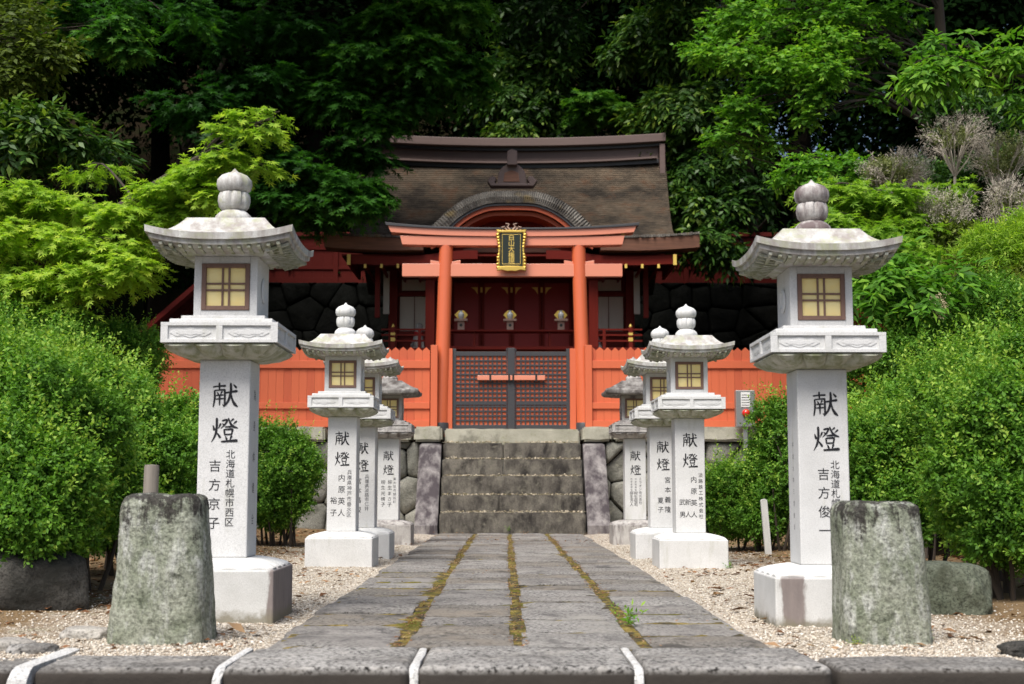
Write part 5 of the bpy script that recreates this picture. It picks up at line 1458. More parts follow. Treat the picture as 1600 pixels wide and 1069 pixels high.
def make_lantern(name, label, loc, texts, mats, side_text=None, fin_scale=1.0, old=False, rz=0, zscale=1.0, scale=1.0):
    m_base, m_post, m_plat, m_roof, m_fin = mats
    L = thing(name, label, 'stone lantern', loc, rz, 'stone lanterns along the path')
    L.scale = (scale, scale, scale * zscale)
    mb = MB(); mb.box(-.265, -.265, -.12, .265, .265, .206); base = mb.build('base', m_base, L, bevel=.008)
    mb = MB(); mb.loft([sq_ring(.258, .2065, 48), sq_ring(.258, .214, 48, 0, .04, 4, .004), sq_ring(.246, .224, 48, 0, .09, 4, .010), sq_ring(.205, .238, 48, 0, .11, 4, .012),
                        sq_ring(.160, .248, 48, 0, .06, 4, .005), sq_ring(.130, .252, 48)])
    mb.build('lotus_base', m_base, base, smooth=True, angle=40)
    mb = MB(); mb.box(-.116, -.116, .2525, .116, .116, 1.147); post = mb.build('post', m_post, L, bevel=.006)
    # inscription, brushed in ink on the front face
    mb = MB(); yf = -.1172
    big = texts['big']
    brush(mb, KEN, texts.get('bx', 0), big[0], big[2], yf); brush(mb, TOU, texts.get('bx', 0), big[1], big[2], yf)
    for tx, x, z0, z1, sz in texts['cols']: write(mb, tx, x, z0, z1, sz, yf)
    mb.build('inscription', INK, post, fix=False)
    if texts.get('fine'):
        mb = MB()
        for tx, x, z0, z1, sz in texts['fine']: write(mb, tx, x, z0, z1, sz, yf)
        mb.build('address_lines', GREY_INK if texts.get('grey') else INK, post, fix=False)
    if side_text:
        mb = MB(); tx, z0, z1, sz, ss = side_text
        write(mb, tx, 0, z0, z1, sz, yf)
        Mz = Matrix.Rotation(R(90 * ss), 4, 'Z')
        mb.v = [tuple(Mz @ Vector(p)) for p in mb.v]
        mb.build('side_inscription', GREY_INK, post, fix=False)
    # platform: lotus petals below, panelled box, two stepped courses
    mb = MB(); mb.box(-.252, -.252, 1.214, .252, .252, 1.300)
    rails = [(-.262, .262, 1.212, 1.226), (-.262, .262, 1.288, 1.303)]
    for k in range(4):
        M_ = Matrix.Rotation(R(90 * k), 4, 'Z')
        e = .0 if k % 2 == 0 else .0
        for x0, x1, z0, z1 in rails: mb.box(x0 if k % 2 == 0 else x0 + .0102, -.262, z0, x1 if k % 2 == 0 else x1 - .0102, -.2521, z1, 0, M_)
        for xc, w in ((0, .014), (-.246, .016), (.246, .016)):
            ww = w if xc == 0 else w - .0
            if k % 2 and xc: continue
            mb.box(xc - ww, -.2615, 1.2262, xc + ww, -.2521, 1.2878, 0, M_)
        for c in (-.13, .13):          # low cloud relief in each panel
            prof = [(c + .092 * math.cos(a), 1.257 + .019 * math.sin(a) * (1 + .22 * math.cos(8 * a))) for a in np.linspace(0, 2 * math.pi, 48, endpoint=False)]
            mb.prism(prof, -.2546, -.2521, 0, M_)
            mb.prism([(c + (px_ - c) * .72, 1.257 + (pz_ - 1.257) * .55) for px_, pz_ in prof], -.2560, -.25465, 0, M_)
    plat = mb.build('platform', m_plat, L, bevel=.003)
    mb = MB(); mb.loft([sq_ring(.132, 1.1475, 48), sq_ring(.150, 1.150, 48, 0, .02, 4), sq_ring(.202, 1.160, 48, 0, .08, 4, -.012), sq_ring(.242, 1.180, 48, 0, .10, 4, -.018), sq_ring(.258, 1.197, 48, 0, .07, 4, -.012), sq_ring(.252, 1.204, 48, 0, .05, 4, -.006), sq_ring(.236, 1.2135, 48)])
    mb.build('lotus_petals', UNDERSIDE if not old else GRANITE_OLD, plat, smooth=True, angle=45)
    mb = MB(); mb.box(-.232, -.232, 1.3035, .232, .232, 1.3225); mb.box(-.190, -.190, 1.323, .190, .190, 1.342); mb.build('stepped_course', m_plat, plat, bevel=.004)
    # light chamber with paper windows front and back
    mb = MB(); h, z0, z1 = .145, 1.3425, 1.622
    wx, wz0, wz1 = .110, 1.372, 1.588
    for s in (-1, 1):
        ya, yb = sorted((s * h, s * (h - .03)))
        mb.box(-h, ya, z0, -wx, yb, z1); mb.box(wx, ya, z0, h, yb, z1)
        mb.box(-wx, ya, z0, wx, yb, wz0); mb.box(-wx, ya, wz1, wx, yb, z1)
        xa, xb = sorted((s * h, s * (h - .03)))
        mb.box(xa, -h + .03, z0, xb, h - .03, z1)
        ring = [(.052, 0), (.06, .006), (.05, .012), (.038, .012), (.03, .004), (.0, .010)]
        mb.lathe(ring, 24, M=Matrix.Translation((s * (h - .001), 0, 1.48)) @ Matrix.Rotation(R(90 * s), 4, 'Y'))
    ch = mb.build('light_chamber', m_plat if not old else GRANITE_OLD, L, bevel=.0025)
    for s in (-1, 1):
        wf = MB(); y = s * (h - .012); ya, yb = sorted((y, y + s * .018))
        wf.box(-wx + .0005, ya, wz0 + .0005, -wx + .021, yb, wz1 - .0005); wf.box(wx - .021, ya, wz0 + .0005, wx - .0005, yb, wz1 - .0005)
        wf.box(-wx + .021, ya, wz0 + .0005, wx - .021, yb, wz0 + .020); wf.box(-wx + .021, ya, wz1 - .020, wx - .021, yb, wz1 - .0005)
        win = wf.build('window', BROWN_WOOD, L, bevel=.002)
        gr = MB(); ga, gb = sorted((y + s * .0032, y + s * .011)); gc, gd = sorted((y + s * .0034, y + s * .0098))
        for x in (-.015, .015): gr.box(x - .0042, ga, wz0 + .020, x + .0042, gb, wz1 - .020)
        zc = (wz0 + wz1) / 2
        for z in (zc - .015, zc + .015): gr.box(-wx + .021, gc, z - .0042, wx - .021, gd, z + .0042)
        gr.build('muntin', BROWN_WOOD, win)
        pa = MB(); ya, yb = sorted((y + s * .003, y - s * .002)); pa.box(-wx + .019, ya, wz0 + .018, wx - .019, yb, wz1 - .018); pa.build('pane', PAPER, win)
    # roof
    mb = MB(); rings = []
    E, lift = (.331, .036) if not old else (.335, .012)
    N = 16
    for s in np.linspace(0, 1, 12):
        h0 = .178 if not old else .142
        hh = h0 + (E - h0) * s
        z = 1.698 + (1.795 - 1.698) * (1 - s) ** 2.1 if not old else 1.672 + .115 * (1 - s) ** 1.15
        rings.append(sq_ring(hh, z, N, lift * s ** 3))
    if not old:
        rings += [sq_ring(E - .002, 1.668, N, lift), sq_ring(E - .014, 1.667, N, lift), sq_ring(E - .017, 1.645, N, lift * .95), sq_ring(E - .034, 1.644, N, lift * .9),
                  sq_ring(.25, 1.628, N, lift * .4), sq_ring(.15, 1.6225, N, 0)]
    else:
        rings += [sq_ring(E + .004, 1.655, N, lift), sq_ring(E - .002, 1.632, N, lift), sq_ring(E - .03, 1.618, N, lift), sq_ring(.15, 1.6225, N, 0)]
    mb.loft(list(reversed(rings)))
    roof = mb.build('roof', m_roof, L, smooth=True, angle=28)
    mb = MB()
    for k in range(4):
        M_ = Matrix.Rotation(R(90 * k), 4, 'Z')
        for i in range(13):
            t = -1 + 2 * (i + .5) / 13; x = t * .285
            z = 1.634 + lift * abs(t * .9) ** 2.5 * .9
            mb.add([(x - .0075, -.306, z - .004), (x + .0075, -.306, z - .004), (x + .0075, -.20, 1.6205), (x - .0075, -.20, 1.6205),
                    (x - .0075, -.306, z + .009), (x + .0075, -.306, z + .009), (x + .0075, -.20, 1.634), (x - .0075, -.20, 1.634)],
                   [(0,3,2,1),(4,5,6,7),(0,1,5,4),(1,2,6,5),(2,3,7,6),(3,0,4,7)], 0, M_) if abs(x) < .205 or True else None
    mb.build('eave_rafters', UNDERSIDE if not old else GRANITE_OLD, roof)
    # finial: lotus pad, petal cup, bud
    f = fin_scale; z0 = 1.795
    mb = MB(); mb.box(-.085, -.085, z0 - .004, .085, .085, z0 + .010 * f)
    mb.lathe([(.086, .010), (.090, .022), (.084, .040), (.068, .056), (.054, .066), (.0, .067)], 32, (0, 0, z0), mod=lambda a, z: 1 - .05 * (abs(math.sin(a * 4)) < .3))
    fin = mb.build('finial', m_fin, L, smooth=True, angle=50)
    mb = MB(); mb.lathe([(.0, 0), (.054, .0), (.070, .018), (.076, .045), (.074, .07), (.068, .084), (.0, .085)], 40, (0, 0, z0 + .0672), mod=lambda a, z: 1 - .15 * max(0, 1 - abs(math.sin(a * 4)) * 2.6) * (.2 if z < .03 else 1))
    mb.build('petal_cup', m_fin, fin, smooth=True, angle=50)
    mb = MB(); mb.lathe([(.0, 0), (.058, .0), (.076, .014), (.0835, .038), (.080, .062), (.062, .082), (.036, .094), (.018, .100), (.008, .112), (.0, .120)], 40, (0, 0, z0 + .1525), mod=lambda a, z: 1 - .07 * max(0, 1 - abs(math.sin(a * 4)) * 3.2))
    mb.build('bud', m_fin, fin, smooth=True, angle=70)
    if f != 1.0: fin.scale = (1, 1, f); fin.location.z = z0 - z0 * f
    return L

CLEAN = (GRANITE_BASE, GRANITE, GRANITE, GRANITE_ROOF, GRANITE_ROOF)
NEWER = (GRANITE, GRANITE, GRANITE, GRANITE_ROOF, GRANITE)
WORN = (GRANITE_OLD, GRANITE, GRANITE_OLD, ROOF_OLD, GRANITE_OLD)
make_lantern('stone_lantern', 'white stone lantern nearest on the left behind the stump, writing on its right side', (-1.338, 6.50, .013),
             dict(big=(.985, .825, .118), bx=.003, cols=[('吉方京子', -.036, .662, .405, .058)], fine=[('北海道札幌市西区', .034, .715, .41, .043)]), (PLINTH_LEFT,) + CLEAN[1:],
             ('為身体健全', .99, .42, .052, 1), scale=1.042)
make_lantern('stone_lantern', 'white stone lantern nearest on the right behind the stump, purple stain on its plinth', (1.458, 6.30, 0),
             dict(big=(.985, .825, .118), bx=.012, cols=[('吉方俊一', -.004, .662, .405, .058)], fine=[('北海道札幌市西区', .050, .705, .40, .043)]), (PLINTH_RIGHT,) + CLEAN[1:4] + (FINIAL_STAIN,),
             ('平成九年三月吉日', .80, .42, .026, -1))
make_lantern('stone_lantern', 'second white lantern on the left with a short name beside its longer name', (-1.315, 10.92, 0),
             dict(big=(.975, .815, .115), cols=[('内原英人', .0, .665, .395, .060), ('裕子', -.062, .49, .395, .058)], fine=[('兵庫県神戸市垂水区', .062, .71, .38, .040)], grey=True), NEWER, zscale=1.022)
make_lantern('stone_lantern', 'second white lantern on the right with three name columns, clean white plinth edged green', (1.438, 10.66, 0),
             dict(big=(.975, .815, .115), cols=[('内原英人', .026, .665, .395, .052), ('新人', -.020, .49, .395, .050), ('武男', -.066, .49, .395, .050)], fine=[('淡路鉄工株式会社', .080, .70, .38, .036)]), NEWER)
make_lantern('stone_lantern', 'third white lantern on the left, half hidden behind the second', (-1.285, 12.15, 0),
             dict(big=(.955, .80, .112), cols=[('宮本昌俊', -.03, .66, .41, .058)], fine=[('兵庫県淡路市仁井', .045, .70, .42, .040)], grey=True), NEWER, fin_scale=1.04)
make_lantern('stone_lantern', 'third white lantern on the right, half hidden behind the second', (1.395, 12.12, 0),
             dict(big=(.965, .81, .112), cols=[('宮本義隆', .04, .67, .41, .058), ('夏子', -.025, .49, .41, .056)], fine=[]), NEWER)
make_lantern('stone_lantern', 'rearmost left lantern beside the stairs with weathered grey roof and plinth', (-1.30, 15.0, 0),
             dict(big=(.955, .80, .115), bx=0, cols=[('柳生まさ子', .018, .665, .42, .050), ('柳生光楠子', -.055, .665, .42, .050)], fine=[('東大阪市額田町', .072, .70, .45, .034)], grey=True), WORN, old=True)
make_lantern('stone_lantern', 'rearmost right lantern beside the stairs with weathered grey roof and plinth', (1.425, 15.0, 0),
             dict(big=(.955, .80, .115), bx=-.0, cols=[('柳生佐司', .002, .545, .42, .044), ('柳生方人', -.045, .545, .42, .044)], fine=[('ミラオン株式会社', .052, .70, .44, .036), ('代表取締役', .002, .70, .58, .022), ('代表取締役', -.045, .70, .58, .022)], grey=True), WORN, old=True)
# ------------------------------------------------------------------ hedges and shrubs near the path
def px_r(rx, rz, Y, ry=None):
    return (rx / F * Y, (ry or rx) / F * Y, rz / F * Y)
def pad(px, py, Y, rx, rz, n, dt=0.0, ry=None):
    return (tuple(P(px, py, Y)), px_r(rx, rz, Y, ry), n, dt)
def blob(px, py, Y, rx, rz, ry=None): return (tuple(P(px, py, Y)), px_r(rx, rz, Y, ry))

G1 = 'clipped azalea hedge mounds'
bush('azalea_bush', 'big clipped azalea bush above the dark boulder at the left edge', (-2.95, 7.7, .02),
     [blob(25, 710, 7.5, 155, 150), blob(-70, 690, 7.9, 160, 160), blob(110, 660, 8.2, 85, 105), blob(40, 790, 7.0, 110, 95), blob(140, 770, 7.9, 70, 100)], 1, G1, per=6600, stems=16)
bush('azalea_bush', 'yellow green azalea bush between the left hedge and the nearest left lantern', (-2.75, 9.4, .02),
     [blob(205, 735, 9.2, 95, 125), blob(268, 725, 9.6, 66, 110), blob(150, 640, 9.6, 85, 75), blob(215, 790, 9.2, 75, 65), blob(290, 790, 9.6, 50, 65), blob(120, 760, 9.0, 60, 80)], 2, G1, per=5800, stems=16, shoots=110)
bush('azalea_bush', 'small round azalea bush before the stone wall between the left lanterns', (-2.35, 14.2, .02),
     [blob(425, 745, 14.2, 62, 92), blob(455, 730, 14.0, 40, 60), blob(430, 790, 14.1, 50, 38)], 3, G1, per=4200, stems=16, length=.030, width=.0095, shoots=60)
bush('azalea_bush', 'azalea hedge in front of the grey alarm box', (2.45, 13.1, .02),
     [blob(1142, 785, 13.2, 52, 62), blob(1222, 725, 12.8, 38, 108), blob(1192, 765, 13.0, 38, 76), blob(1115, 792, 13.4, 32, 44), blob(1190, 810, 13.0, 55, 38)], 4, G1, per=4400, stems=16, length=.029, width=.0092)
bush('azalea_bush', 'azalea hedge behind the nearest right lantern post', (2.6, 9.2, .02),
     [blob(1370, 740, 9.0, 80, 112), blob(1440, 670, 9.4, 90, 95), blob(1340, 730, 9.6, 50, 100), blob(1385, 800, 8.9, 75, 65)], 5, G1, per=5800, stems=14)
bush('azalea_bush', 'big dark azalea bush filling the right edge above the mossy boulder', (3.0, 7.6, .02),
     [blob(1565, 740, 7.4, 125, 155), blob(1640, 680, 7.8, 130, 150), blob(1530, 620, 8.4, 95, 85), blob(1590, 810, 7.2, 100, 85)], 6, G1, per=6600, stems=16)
bush('azalea_bush', 'low azalea growth behind the left hedge under the maple', (-4.2, 11.5, .1),
     [blob(60, 560, 11.2, 130, 80), blob(180, 570, 11.8, 80, 60)], 7, G1, per=4200, stems=8, length=.026, width=.008, shoots=80)
bush('azalea_bush', 'azalea growth on the right bank below the nandina', (3.9, 11.5, .2),
     [blob(1430, 570, 10.8, 90, 60), blob(1540, 520, 11.0, 110, 70), blob(1360, 590, 11.2, 60, 50)], 8, G1, per=4200, stems=8, length=.026, width=.008, shoots=90)

# ------------------------------------------------------------------ maples, evergreens and shrubs on the banks
tree('maple_tree', 'bright yellow green maple reaching over the left hedge beside the nearest left lantern', 'tree', (-5.2, 12.2, .7),
     [(-5.2, 12.2, .6), (-5.0, 12.1, 1.5), (-4.6, 11.9, 2.2), (-4.0, 11.8, 2.7), (-3.3, 11.7, 3.15), (-2.7, 11.6, 3.5)], .10,
     [pad(30, 300, 11.6, 75, 42, 222), pad(110, 325, 11.8, 75, 38, 222, .08), pad(50, 375, 11.3, 85, 40, 266, .12), pad(150, 385, 11.5, 80, 40, 251, .1), pad(20, 440, 11.2, 80, 38, 222, .1),
      pad(110, 440, 11.2, 85, 36, 244, .12), pad(205, 340, 11.6, 65, 36, 192, .06), pad(205, 420, 11.3, 60, 30, 162, .1), pad(262, 300, 11.5, 55, 30, 155), pad(255, 345, 11.6, 50, 28, 133),
      pad(312, 268, 11.4, 50, 24, 125), pad(330, 300, 11.4, 50, 22, 103), pad(357, 240, 11.3, 34, 20, 66), pad(380, 190, 11.3, 14, 34, 38), pad(408, 205, 11.3, 30, 12, 38), pad(430, 182, 11.3, 14, 8, 13),
      pad(400, 262, 11.3, 36, 9, 37), pad(345, 205, 11.3, 18, 10, 19), pad(60, 485, 11.3, 75, 25, 125), pad(290, 330, 11.7, 60, 35, 111, -.1), pad(-40, 350, 11.5, 90, 60, 222, .05), pad(150, 265, 12.4, 40, 14, 44, -.1)],
     'maple', L_MAPLE, 11, twig=.15, nl=7, length=.062, width=.0085, kind='maple', up=.9, droop=.15, spread=.9, clumps=10, clump_r=.34, flat=.8, tint0=.08, tintr=.55, tipbright=.35)
tree('maple_tree', 'dark green layered maple overhanging the left end of the shrine roof', 'tree', (-5.9, 21.6, 1.4),
     [(-5.9, 21.6, 1.3), (-5.8, 21.6, 4), (-5.3, 21.5, 6), (-4.6, 21.4, 7.6), (-3.6, 21.3, 8.9), (-2.6, 21.0, 9.7)], .09,
     [pad(695, 18, 20.6, 75, 20, 330, .25), pad(620, 40, 20.8, 85, 30, 360, .15), pad(575, 95, 20.6, 80, 36, 330), pad(650, 95, 20.5, 70, 30, 300, .12), pad(700, 110, 20.8, 60, 26, 250, .1),
      pad(540, 150, 20.6, 75, 40, 330, -.05), pad(640, 150, 20.9, 60, 26, 190, -.1), pad(735, 128, 21.0, 30, 26, 110, .1), pad(500, 60, 21.2, 80, 50, 260, -.15), pad(590, 195, 20.7, 50, 26, 190),
      pad(470, 270, 20.4, 80, 36, 330, -.05), pad(545, 290, 20.3, 62, 28, 280, .05), pad(480, 320, 20.3, 90, 26, 280), pad(570, 320, 20.2, 42, 16, 130, .05), pad(420, 300, 20.5, 60, 36, 190, -.1), pad(560, 240, 20.8, 60, 26, 170, -.1),
      pad(660, -20, 20.8, 120, 30, 300, .1), pad(330, 50, 19.8, 90, 50, 220, -.3), pad(400, 130, 20, 80, 46, 230, -.3), pad(300, 160, 19.8, 80, 40, 190, -.3), pad(420, 30, 20.2, 90, 40, 210, -.25), pad(370, 220, 20, 80, 40, 200, -.3),
      pad(600, -110, 19.6, 170, 60, 520), pad(430, -90, 19.6, 150, 60, 420), pad(730, -150, 20, 150, 60, 420), pad(540, -220, 20, 220, 80, 520)],  # this row is dense crown above the view, added to shade foliage behind
     'maple', L_MAPLE_DARK, 12, twig=.26, nl=8, length=.105, width=.015, kind='maple', up=.9, droop=.22, spread=.9, clumps=12, clump_r=.36, flat=.7, tintr=.5, tipbright=.3, bark=BARK_DARK)
tree('maple_tree', 'small dark maple spray high at the upper left', 'tree', (-7.4, 17.0, 2.6),
     [(-7.4, 17.0, 2.4), (-7.2, 16.8, 4.5), (-6.6, 16.6, 6.0), (-5.6, 16.4, 7.0)], .10,
     [pad(165, 45, 16.4, 50, 24, 170, .1), pad(205, 70, 16.4, 28, 14, 90, .12), pad(120, 20, 16.6, 60, 30, 130, -.1), pad(250, 15, 17, 90, 30, 100, -.15)],
     'maple', L_MAPLE_DARK, 13, twig=.2, nl=8, length=.085, width=.012, kind='maple', up=.9, droop=.25, flat=.7, clumps=8)
tree('evergreen_tree', 'olive tinted evergreen at the upper left corner', 'tree', (-7.0, 14.0, 1.8),
     [(-7.0, 14.0, 1.6), (-6.8, 13.9, 3.4), (-6.3, 13.7, 4.6), (-5.6, 13.6, 5.3)], .11,
     [pad(20, 60, 13.6, 70, 45, 190), pad(55, 95, 13.5, 45, 22, 110, .12), pad(20, 120, 13.5, 60, 24, 120, .05), pad(10, 20, 14, 70, 40, 120, -.2), pad(75, 75, 13.5, 26, 14, 50, .1)],
     'leaf', L_OLIVE, 14, tint0=-.2, twig=.22, nl=8, length=.085, width=.02, droop=.15, clumps=9)
tree('evergreen_tree', 'glossy leaved evergreen above the maple at the left edge', 'tree', (-5.9, 13.0, 1.3),
     [(-5.9, 13.0, 1.1), (-5.7, 12.9, 2.6), (-5.3, 12.9, 3.6), (-4.8, 12.9, 4.0)], .08,
     [pad(20, 185, 12.8, 60, 30, 130, .12), pad(75, 190, 12.7, 40, 22, 90, .12), pad(30, 225, 12.9, 60, 24, 110), pad(110, 215, 12.9, 40, 26, 70, -.05), pad(160, 235, 13.3, 50, 24, 60, -.15), pad(70, 250, 13.0, 60, 20, 70, -.05)],
     'leaf', L_EVER, 15, twig=.2, nl=7, length=.12, width=.022, droop=.3, clumps=7, tint0=.05)
tree('evergreen_tree', 'evergreen with hanging glossy leaves behind the middle of the shrine ridge', 'tree', (.6, 29.0, 5.2),
     [(.6, 29.0, 4.8), (.55, 28.8, 7.0), (.6, 28.4, 8.6), (.5, 28.2, 9.8)], .13,
     [pad(830, 110, 27.8, 65, 38, 270, .05), pad(790, 95, 27.9, 40, 26, 130, .12), pad(870, 95, 27.9, 40, 34, 150, .05), pad(800, 150, 27.9, 50, 30, 190), pad(860, 150, 28, 50, 30, 190, -.05), pad(830, 185, 27.8, 60, 20, 190), pad(800, 200, 27.6, 28, 12, 70, .25), pad(880, 190, 28, 35, 20, 90, -.05), pad(760, 130, 28.4, 40, 50, 150, -.2), pad(840, 20, 27.5, 90, 40, 200, -.3), pad(850, -90, 27, 150, 70, 420), pad(980, -60, 27, 120, 60, 320)],  # last two pads, out of view, added to shade from above
     'leaf', L_EVER, 16, twig=.3, nl=8, length=.17, width=.033, droop=.5, clumps=11, clump_r=.36)
tree('maple_tree', 'small fresh maple glowing behind the right part of the shrine ridge', 'tree', (2.0, 27.4, 4.6),
     [(2.0, 27.4, 4.4), (1.95, 27.2, 6.4), (1.9, 27.0, 7.7)], .06,
     [pad(930, 160, 27, 40, 14, 130, .1), pad(955, 175, 27, 40, 13, 120, .1), pad(915, 180, 27, 30, 12, 80)],
     'maple', L_MAPLE_DARK, 17, twig=.25, nl=8, length=.12, width=.018, kind='maple', up=.9, droop=.2, flat=.7, clumps=7, tint0=.15)
tree('evergreen_tree', 'dense glossy evergreen right of the shrine roof', 'tree', (5.4, 28.9, 4.9),
     [(5.4, 28.9, 4.6), (5.3, 28.4, 6.0), (5.0, 27.2, 7.4), (4.6, 26.0, 8.8), (4.2, 25.4, 10.2)], .16,
     [pad(1070, 20, 24.5, 75, 35, 260, .1), pad(1010, 40, 25.0, 55, 32, 180, .05), pad(985, 75, 25.3, 45, 22, 130), pad(1060, 75, 24.8, 60, 28, 190), pad(1130, 60, 24.8, 60, 40, 180, -.1),
      pad(1060, 150, 24.4, 55, 36, 230, .12), pad(1020, 180, 24.9, 40, 34, 170, .15), pad(1090, 190, 24.4, 55, 36, 210), pad(1040, 225, 24.8, 45, 24, 150, .1), pad(1120, 150, 24.6, 50, 40, 170, -.05),
      pad(1100, 250, 24.3, 60, 34, 190, -.1), pad(1065, 290, 24.2, 36, 30, 130, .05), pad(1080, 330, 24.0, 38, 26, 140, .12), pad(1120, 330, 24.1, 50, 40, 150, -.1), pad(1090, 372, 23.8, 52, 22, 190, .05), pad(1130, 395, 23.9, 40, 18, 100, -.05), pad(1170, 290, 24.4, 60, 50, 170, -.2), pad(1050, -80, 23.6, 150, 60, 420), pad(1130, -180, 23.6, 190, 80, 420)],  # the two topmost pads lie unseen overhead, put in for shade
     'leaf', L_EVER, 18, twig=.28, nl=8, length=.16, width=.03, droop=.45, clumps=11, clump_r=.36, tint0=.0)
tree('broadleaf_tree', 'tall fresh green tree with spreading bare limbs at the upper right', 'tree', (6.65, 19.6, 2.6),
     [(6.65, 19.6, 2.3), (6.6, 19.5, 4.5), (6.55, 19.4, 5.6), (6.45, 19.3, 6.6), (6.4, 19.2, 7.6), (6.3, 19.1, 9.0)], .17,
     [pad(1140, 30, 18.6, 60, 26, 136, .1), pad(1200, 45, 18.4, 60, 26, 144, .15), pad(1160, 85, 18.2, 60, 22, 144, .2), pad(1105, 75, 18.6, 40, 20, 79, .05), pad(1230, 100, 18.0, 55, 22, 129, .25), pad(1290, 70, 18.0, 55, 26, 136, .25),
      pad(1310, 30, 18.2, 60, 26, 129, .1), pad(1290, 115, 17.8, 50, 20, 115, .15), pad(1200, 130, 18.2, 40, 18, 79), pad(1170, 175, 18.2, 50, 20, 108, .1), pad(1150, 215, 18.2, 40, 18, 79, .05), pad(1275, 150, 17.9, 32, 18, 64, .1), pad(1265, 180, 18, 24, 12, 36, .15),
      pad(1360, 70, 18.4, 45, 30, 93, .05), pad(1390, 25, 18.6, 60, 30, 108), pad(1220, 15, 18.8, 80, 20, 129), pad(1360, 150, 18.6, 24, 16, 32, -.05), pad(1205, 225, 18.4, 30, 14, 36), pad(1280, -70, 18.2, 160, 50, 380), pad(1430, -110, 18.4, 150, 60, 320)],  # final two pads top the crown out of view, added for their shade
     'leaf', L_BRIGHT, 19, twig=.2, nl=8, length=.085, width=.024, droop=.12, flat=.55, clumps=11, clump_r=.38, tint0=.0)
tree('broadleaf_tree', 'long leaved bright branch reaching in at the right edge', 'tree', (6.6, 14.6, 2.4),
     [(6.6, 14.6, 2.2), (6.6, 14.5, 3.6), (6.4, 14.4, 4.7), (6.0, 14.3, 5.1), (5.3, 14.2, 5.05)], .07,
     [pad(1450, 112, 14.2, 44, 12, 44, .1), pad(1500, 98, 14.2, 44, 14, 50, .15), pad(1555, 85, 14.2, 44, 16, 54, .2), pad(1605, 80, 14.2, 40, 18, 44, .15), pad(1595, 145, 14.3, 30, 14, 26, .1), pad(1430, 120, 14.2, 22, 10, 20, .1), pad(1470, 70, 14.6, 50, 16, 34, -.1)],
     'leaf', L_BRIGHT, 20, twig=.22, nl=8, length=.13, width=.022, droop=.4, clumps=6, tint0=.05)
tree('maple_tree', 'light green maple on the right bank behind the nearest right lantern', 'tree', (4.6, 13.4, 1.4),
     [(4.6, 13.4, 1.2), (4.4, 13.2, 2.2), (4.1, 13.0, 2.9), (3.7, 12.9, 3.4)], .07,
     [pad(1310, 300, 12.6, 40, 18, 110, .1), pad(1345, 325, 12.6, 50, 24, 170), pad(1305, 345, 12.4, 40, 22, 120), pad(1385, 310, 12.6, 50, 22, 150, .05), pad(1370, 370, 12.3, 60, 28, 190, -.05), pad(1430, 345, 12.5, 50, 26, 150), pad(1320, 385, 12.3, 46, 22, 120, -.05),
      pad(1425, 395, 12.2, 56, 26, 150), pad(1470, 300, 12.9, 40, 18, 80, .05), pad(1270, 300, 12.9, 24, 10, 36, .1)],
     'maple', L_MAPLE, 21, twig=.16, nl=7, length=.066, width=.0095, kind='maple', up=.9, droop=.2, flat=.6, clumps=9, tint0=-.1, tintr=.45, tipbright=.35)
tree('broadleaf_tree', 'low bright leafed tree above the right lantern finial', 'tree', (5.0, 16.4, 2.0),
     [(5.0, 16.4, 1.8), (4.8, 16.2, 3.0), (4.5, 16.0, 4.0)], .06,
     [pad(1285, 255, 15.6, 50, 18, 130, .15), pad(1240, 272, 15.6, 36, 14, 80, .1), pad(1320, 270, 15.7, 40, 18, 90, .05), pad(1300, 285, 15.4, 40, 10, 60, .05)],
     'leaf', L_BRIGHT, 22, twig=.15, nl=8, length=.07, width=.021, droop=.1, flat=.4, clumps=8)
tree('nandina_shrub', 'nandina with long pointed leaves and pale flower heads beside the nearest right lantern', 'shrub', (3.35, 11.2, .7),
     [(3.35, 11.2, .5), (3.33, 11.15, 1.2), (3.3, 11.1, 1.9)], .03,
     [pad(1375, 425, 10.8, 50, 24, 60, .1), pad(1420, 445, 10.8, 55, 26, 66, .1), pad(1365, 465, 10.9, 50, 24, 56), pad(1450, 475, 10.8, 50, 26, 56), pad(1400, 490, 10.9, 50, 18, 40, -.05), pad(1480, 440, 10.9, 50, 30, 56), pad(1390, 400, 10.9, 30, 14, 26, .1)],
     'leaf', L_BRIGHT, 23, twig=.2, nl=7, length=.115, width=.017, droop=.25, clumps=6, tint0=.0)
fh = P(1472, 470, 10.5)
rng = np.random.default_rng(77); pos, dr = pad_twigs(rng, tuple(fh), (.09, .07, .12), 200, 7, .5)
v, q, t = sprigs(rng, pos, dr, 5, .03, .012, .004, 'leaf', .3, 0, .9, .3, .3)
mt = NT("cream flower buds").done((0.55, 0.47, 0.30), 0.8, 0.2)
fo = array_mesh('flower_head', v, q, mt)
fo.parent = bpy.data.objects['nandina_shrub']; fo.location = -fo.parent.location

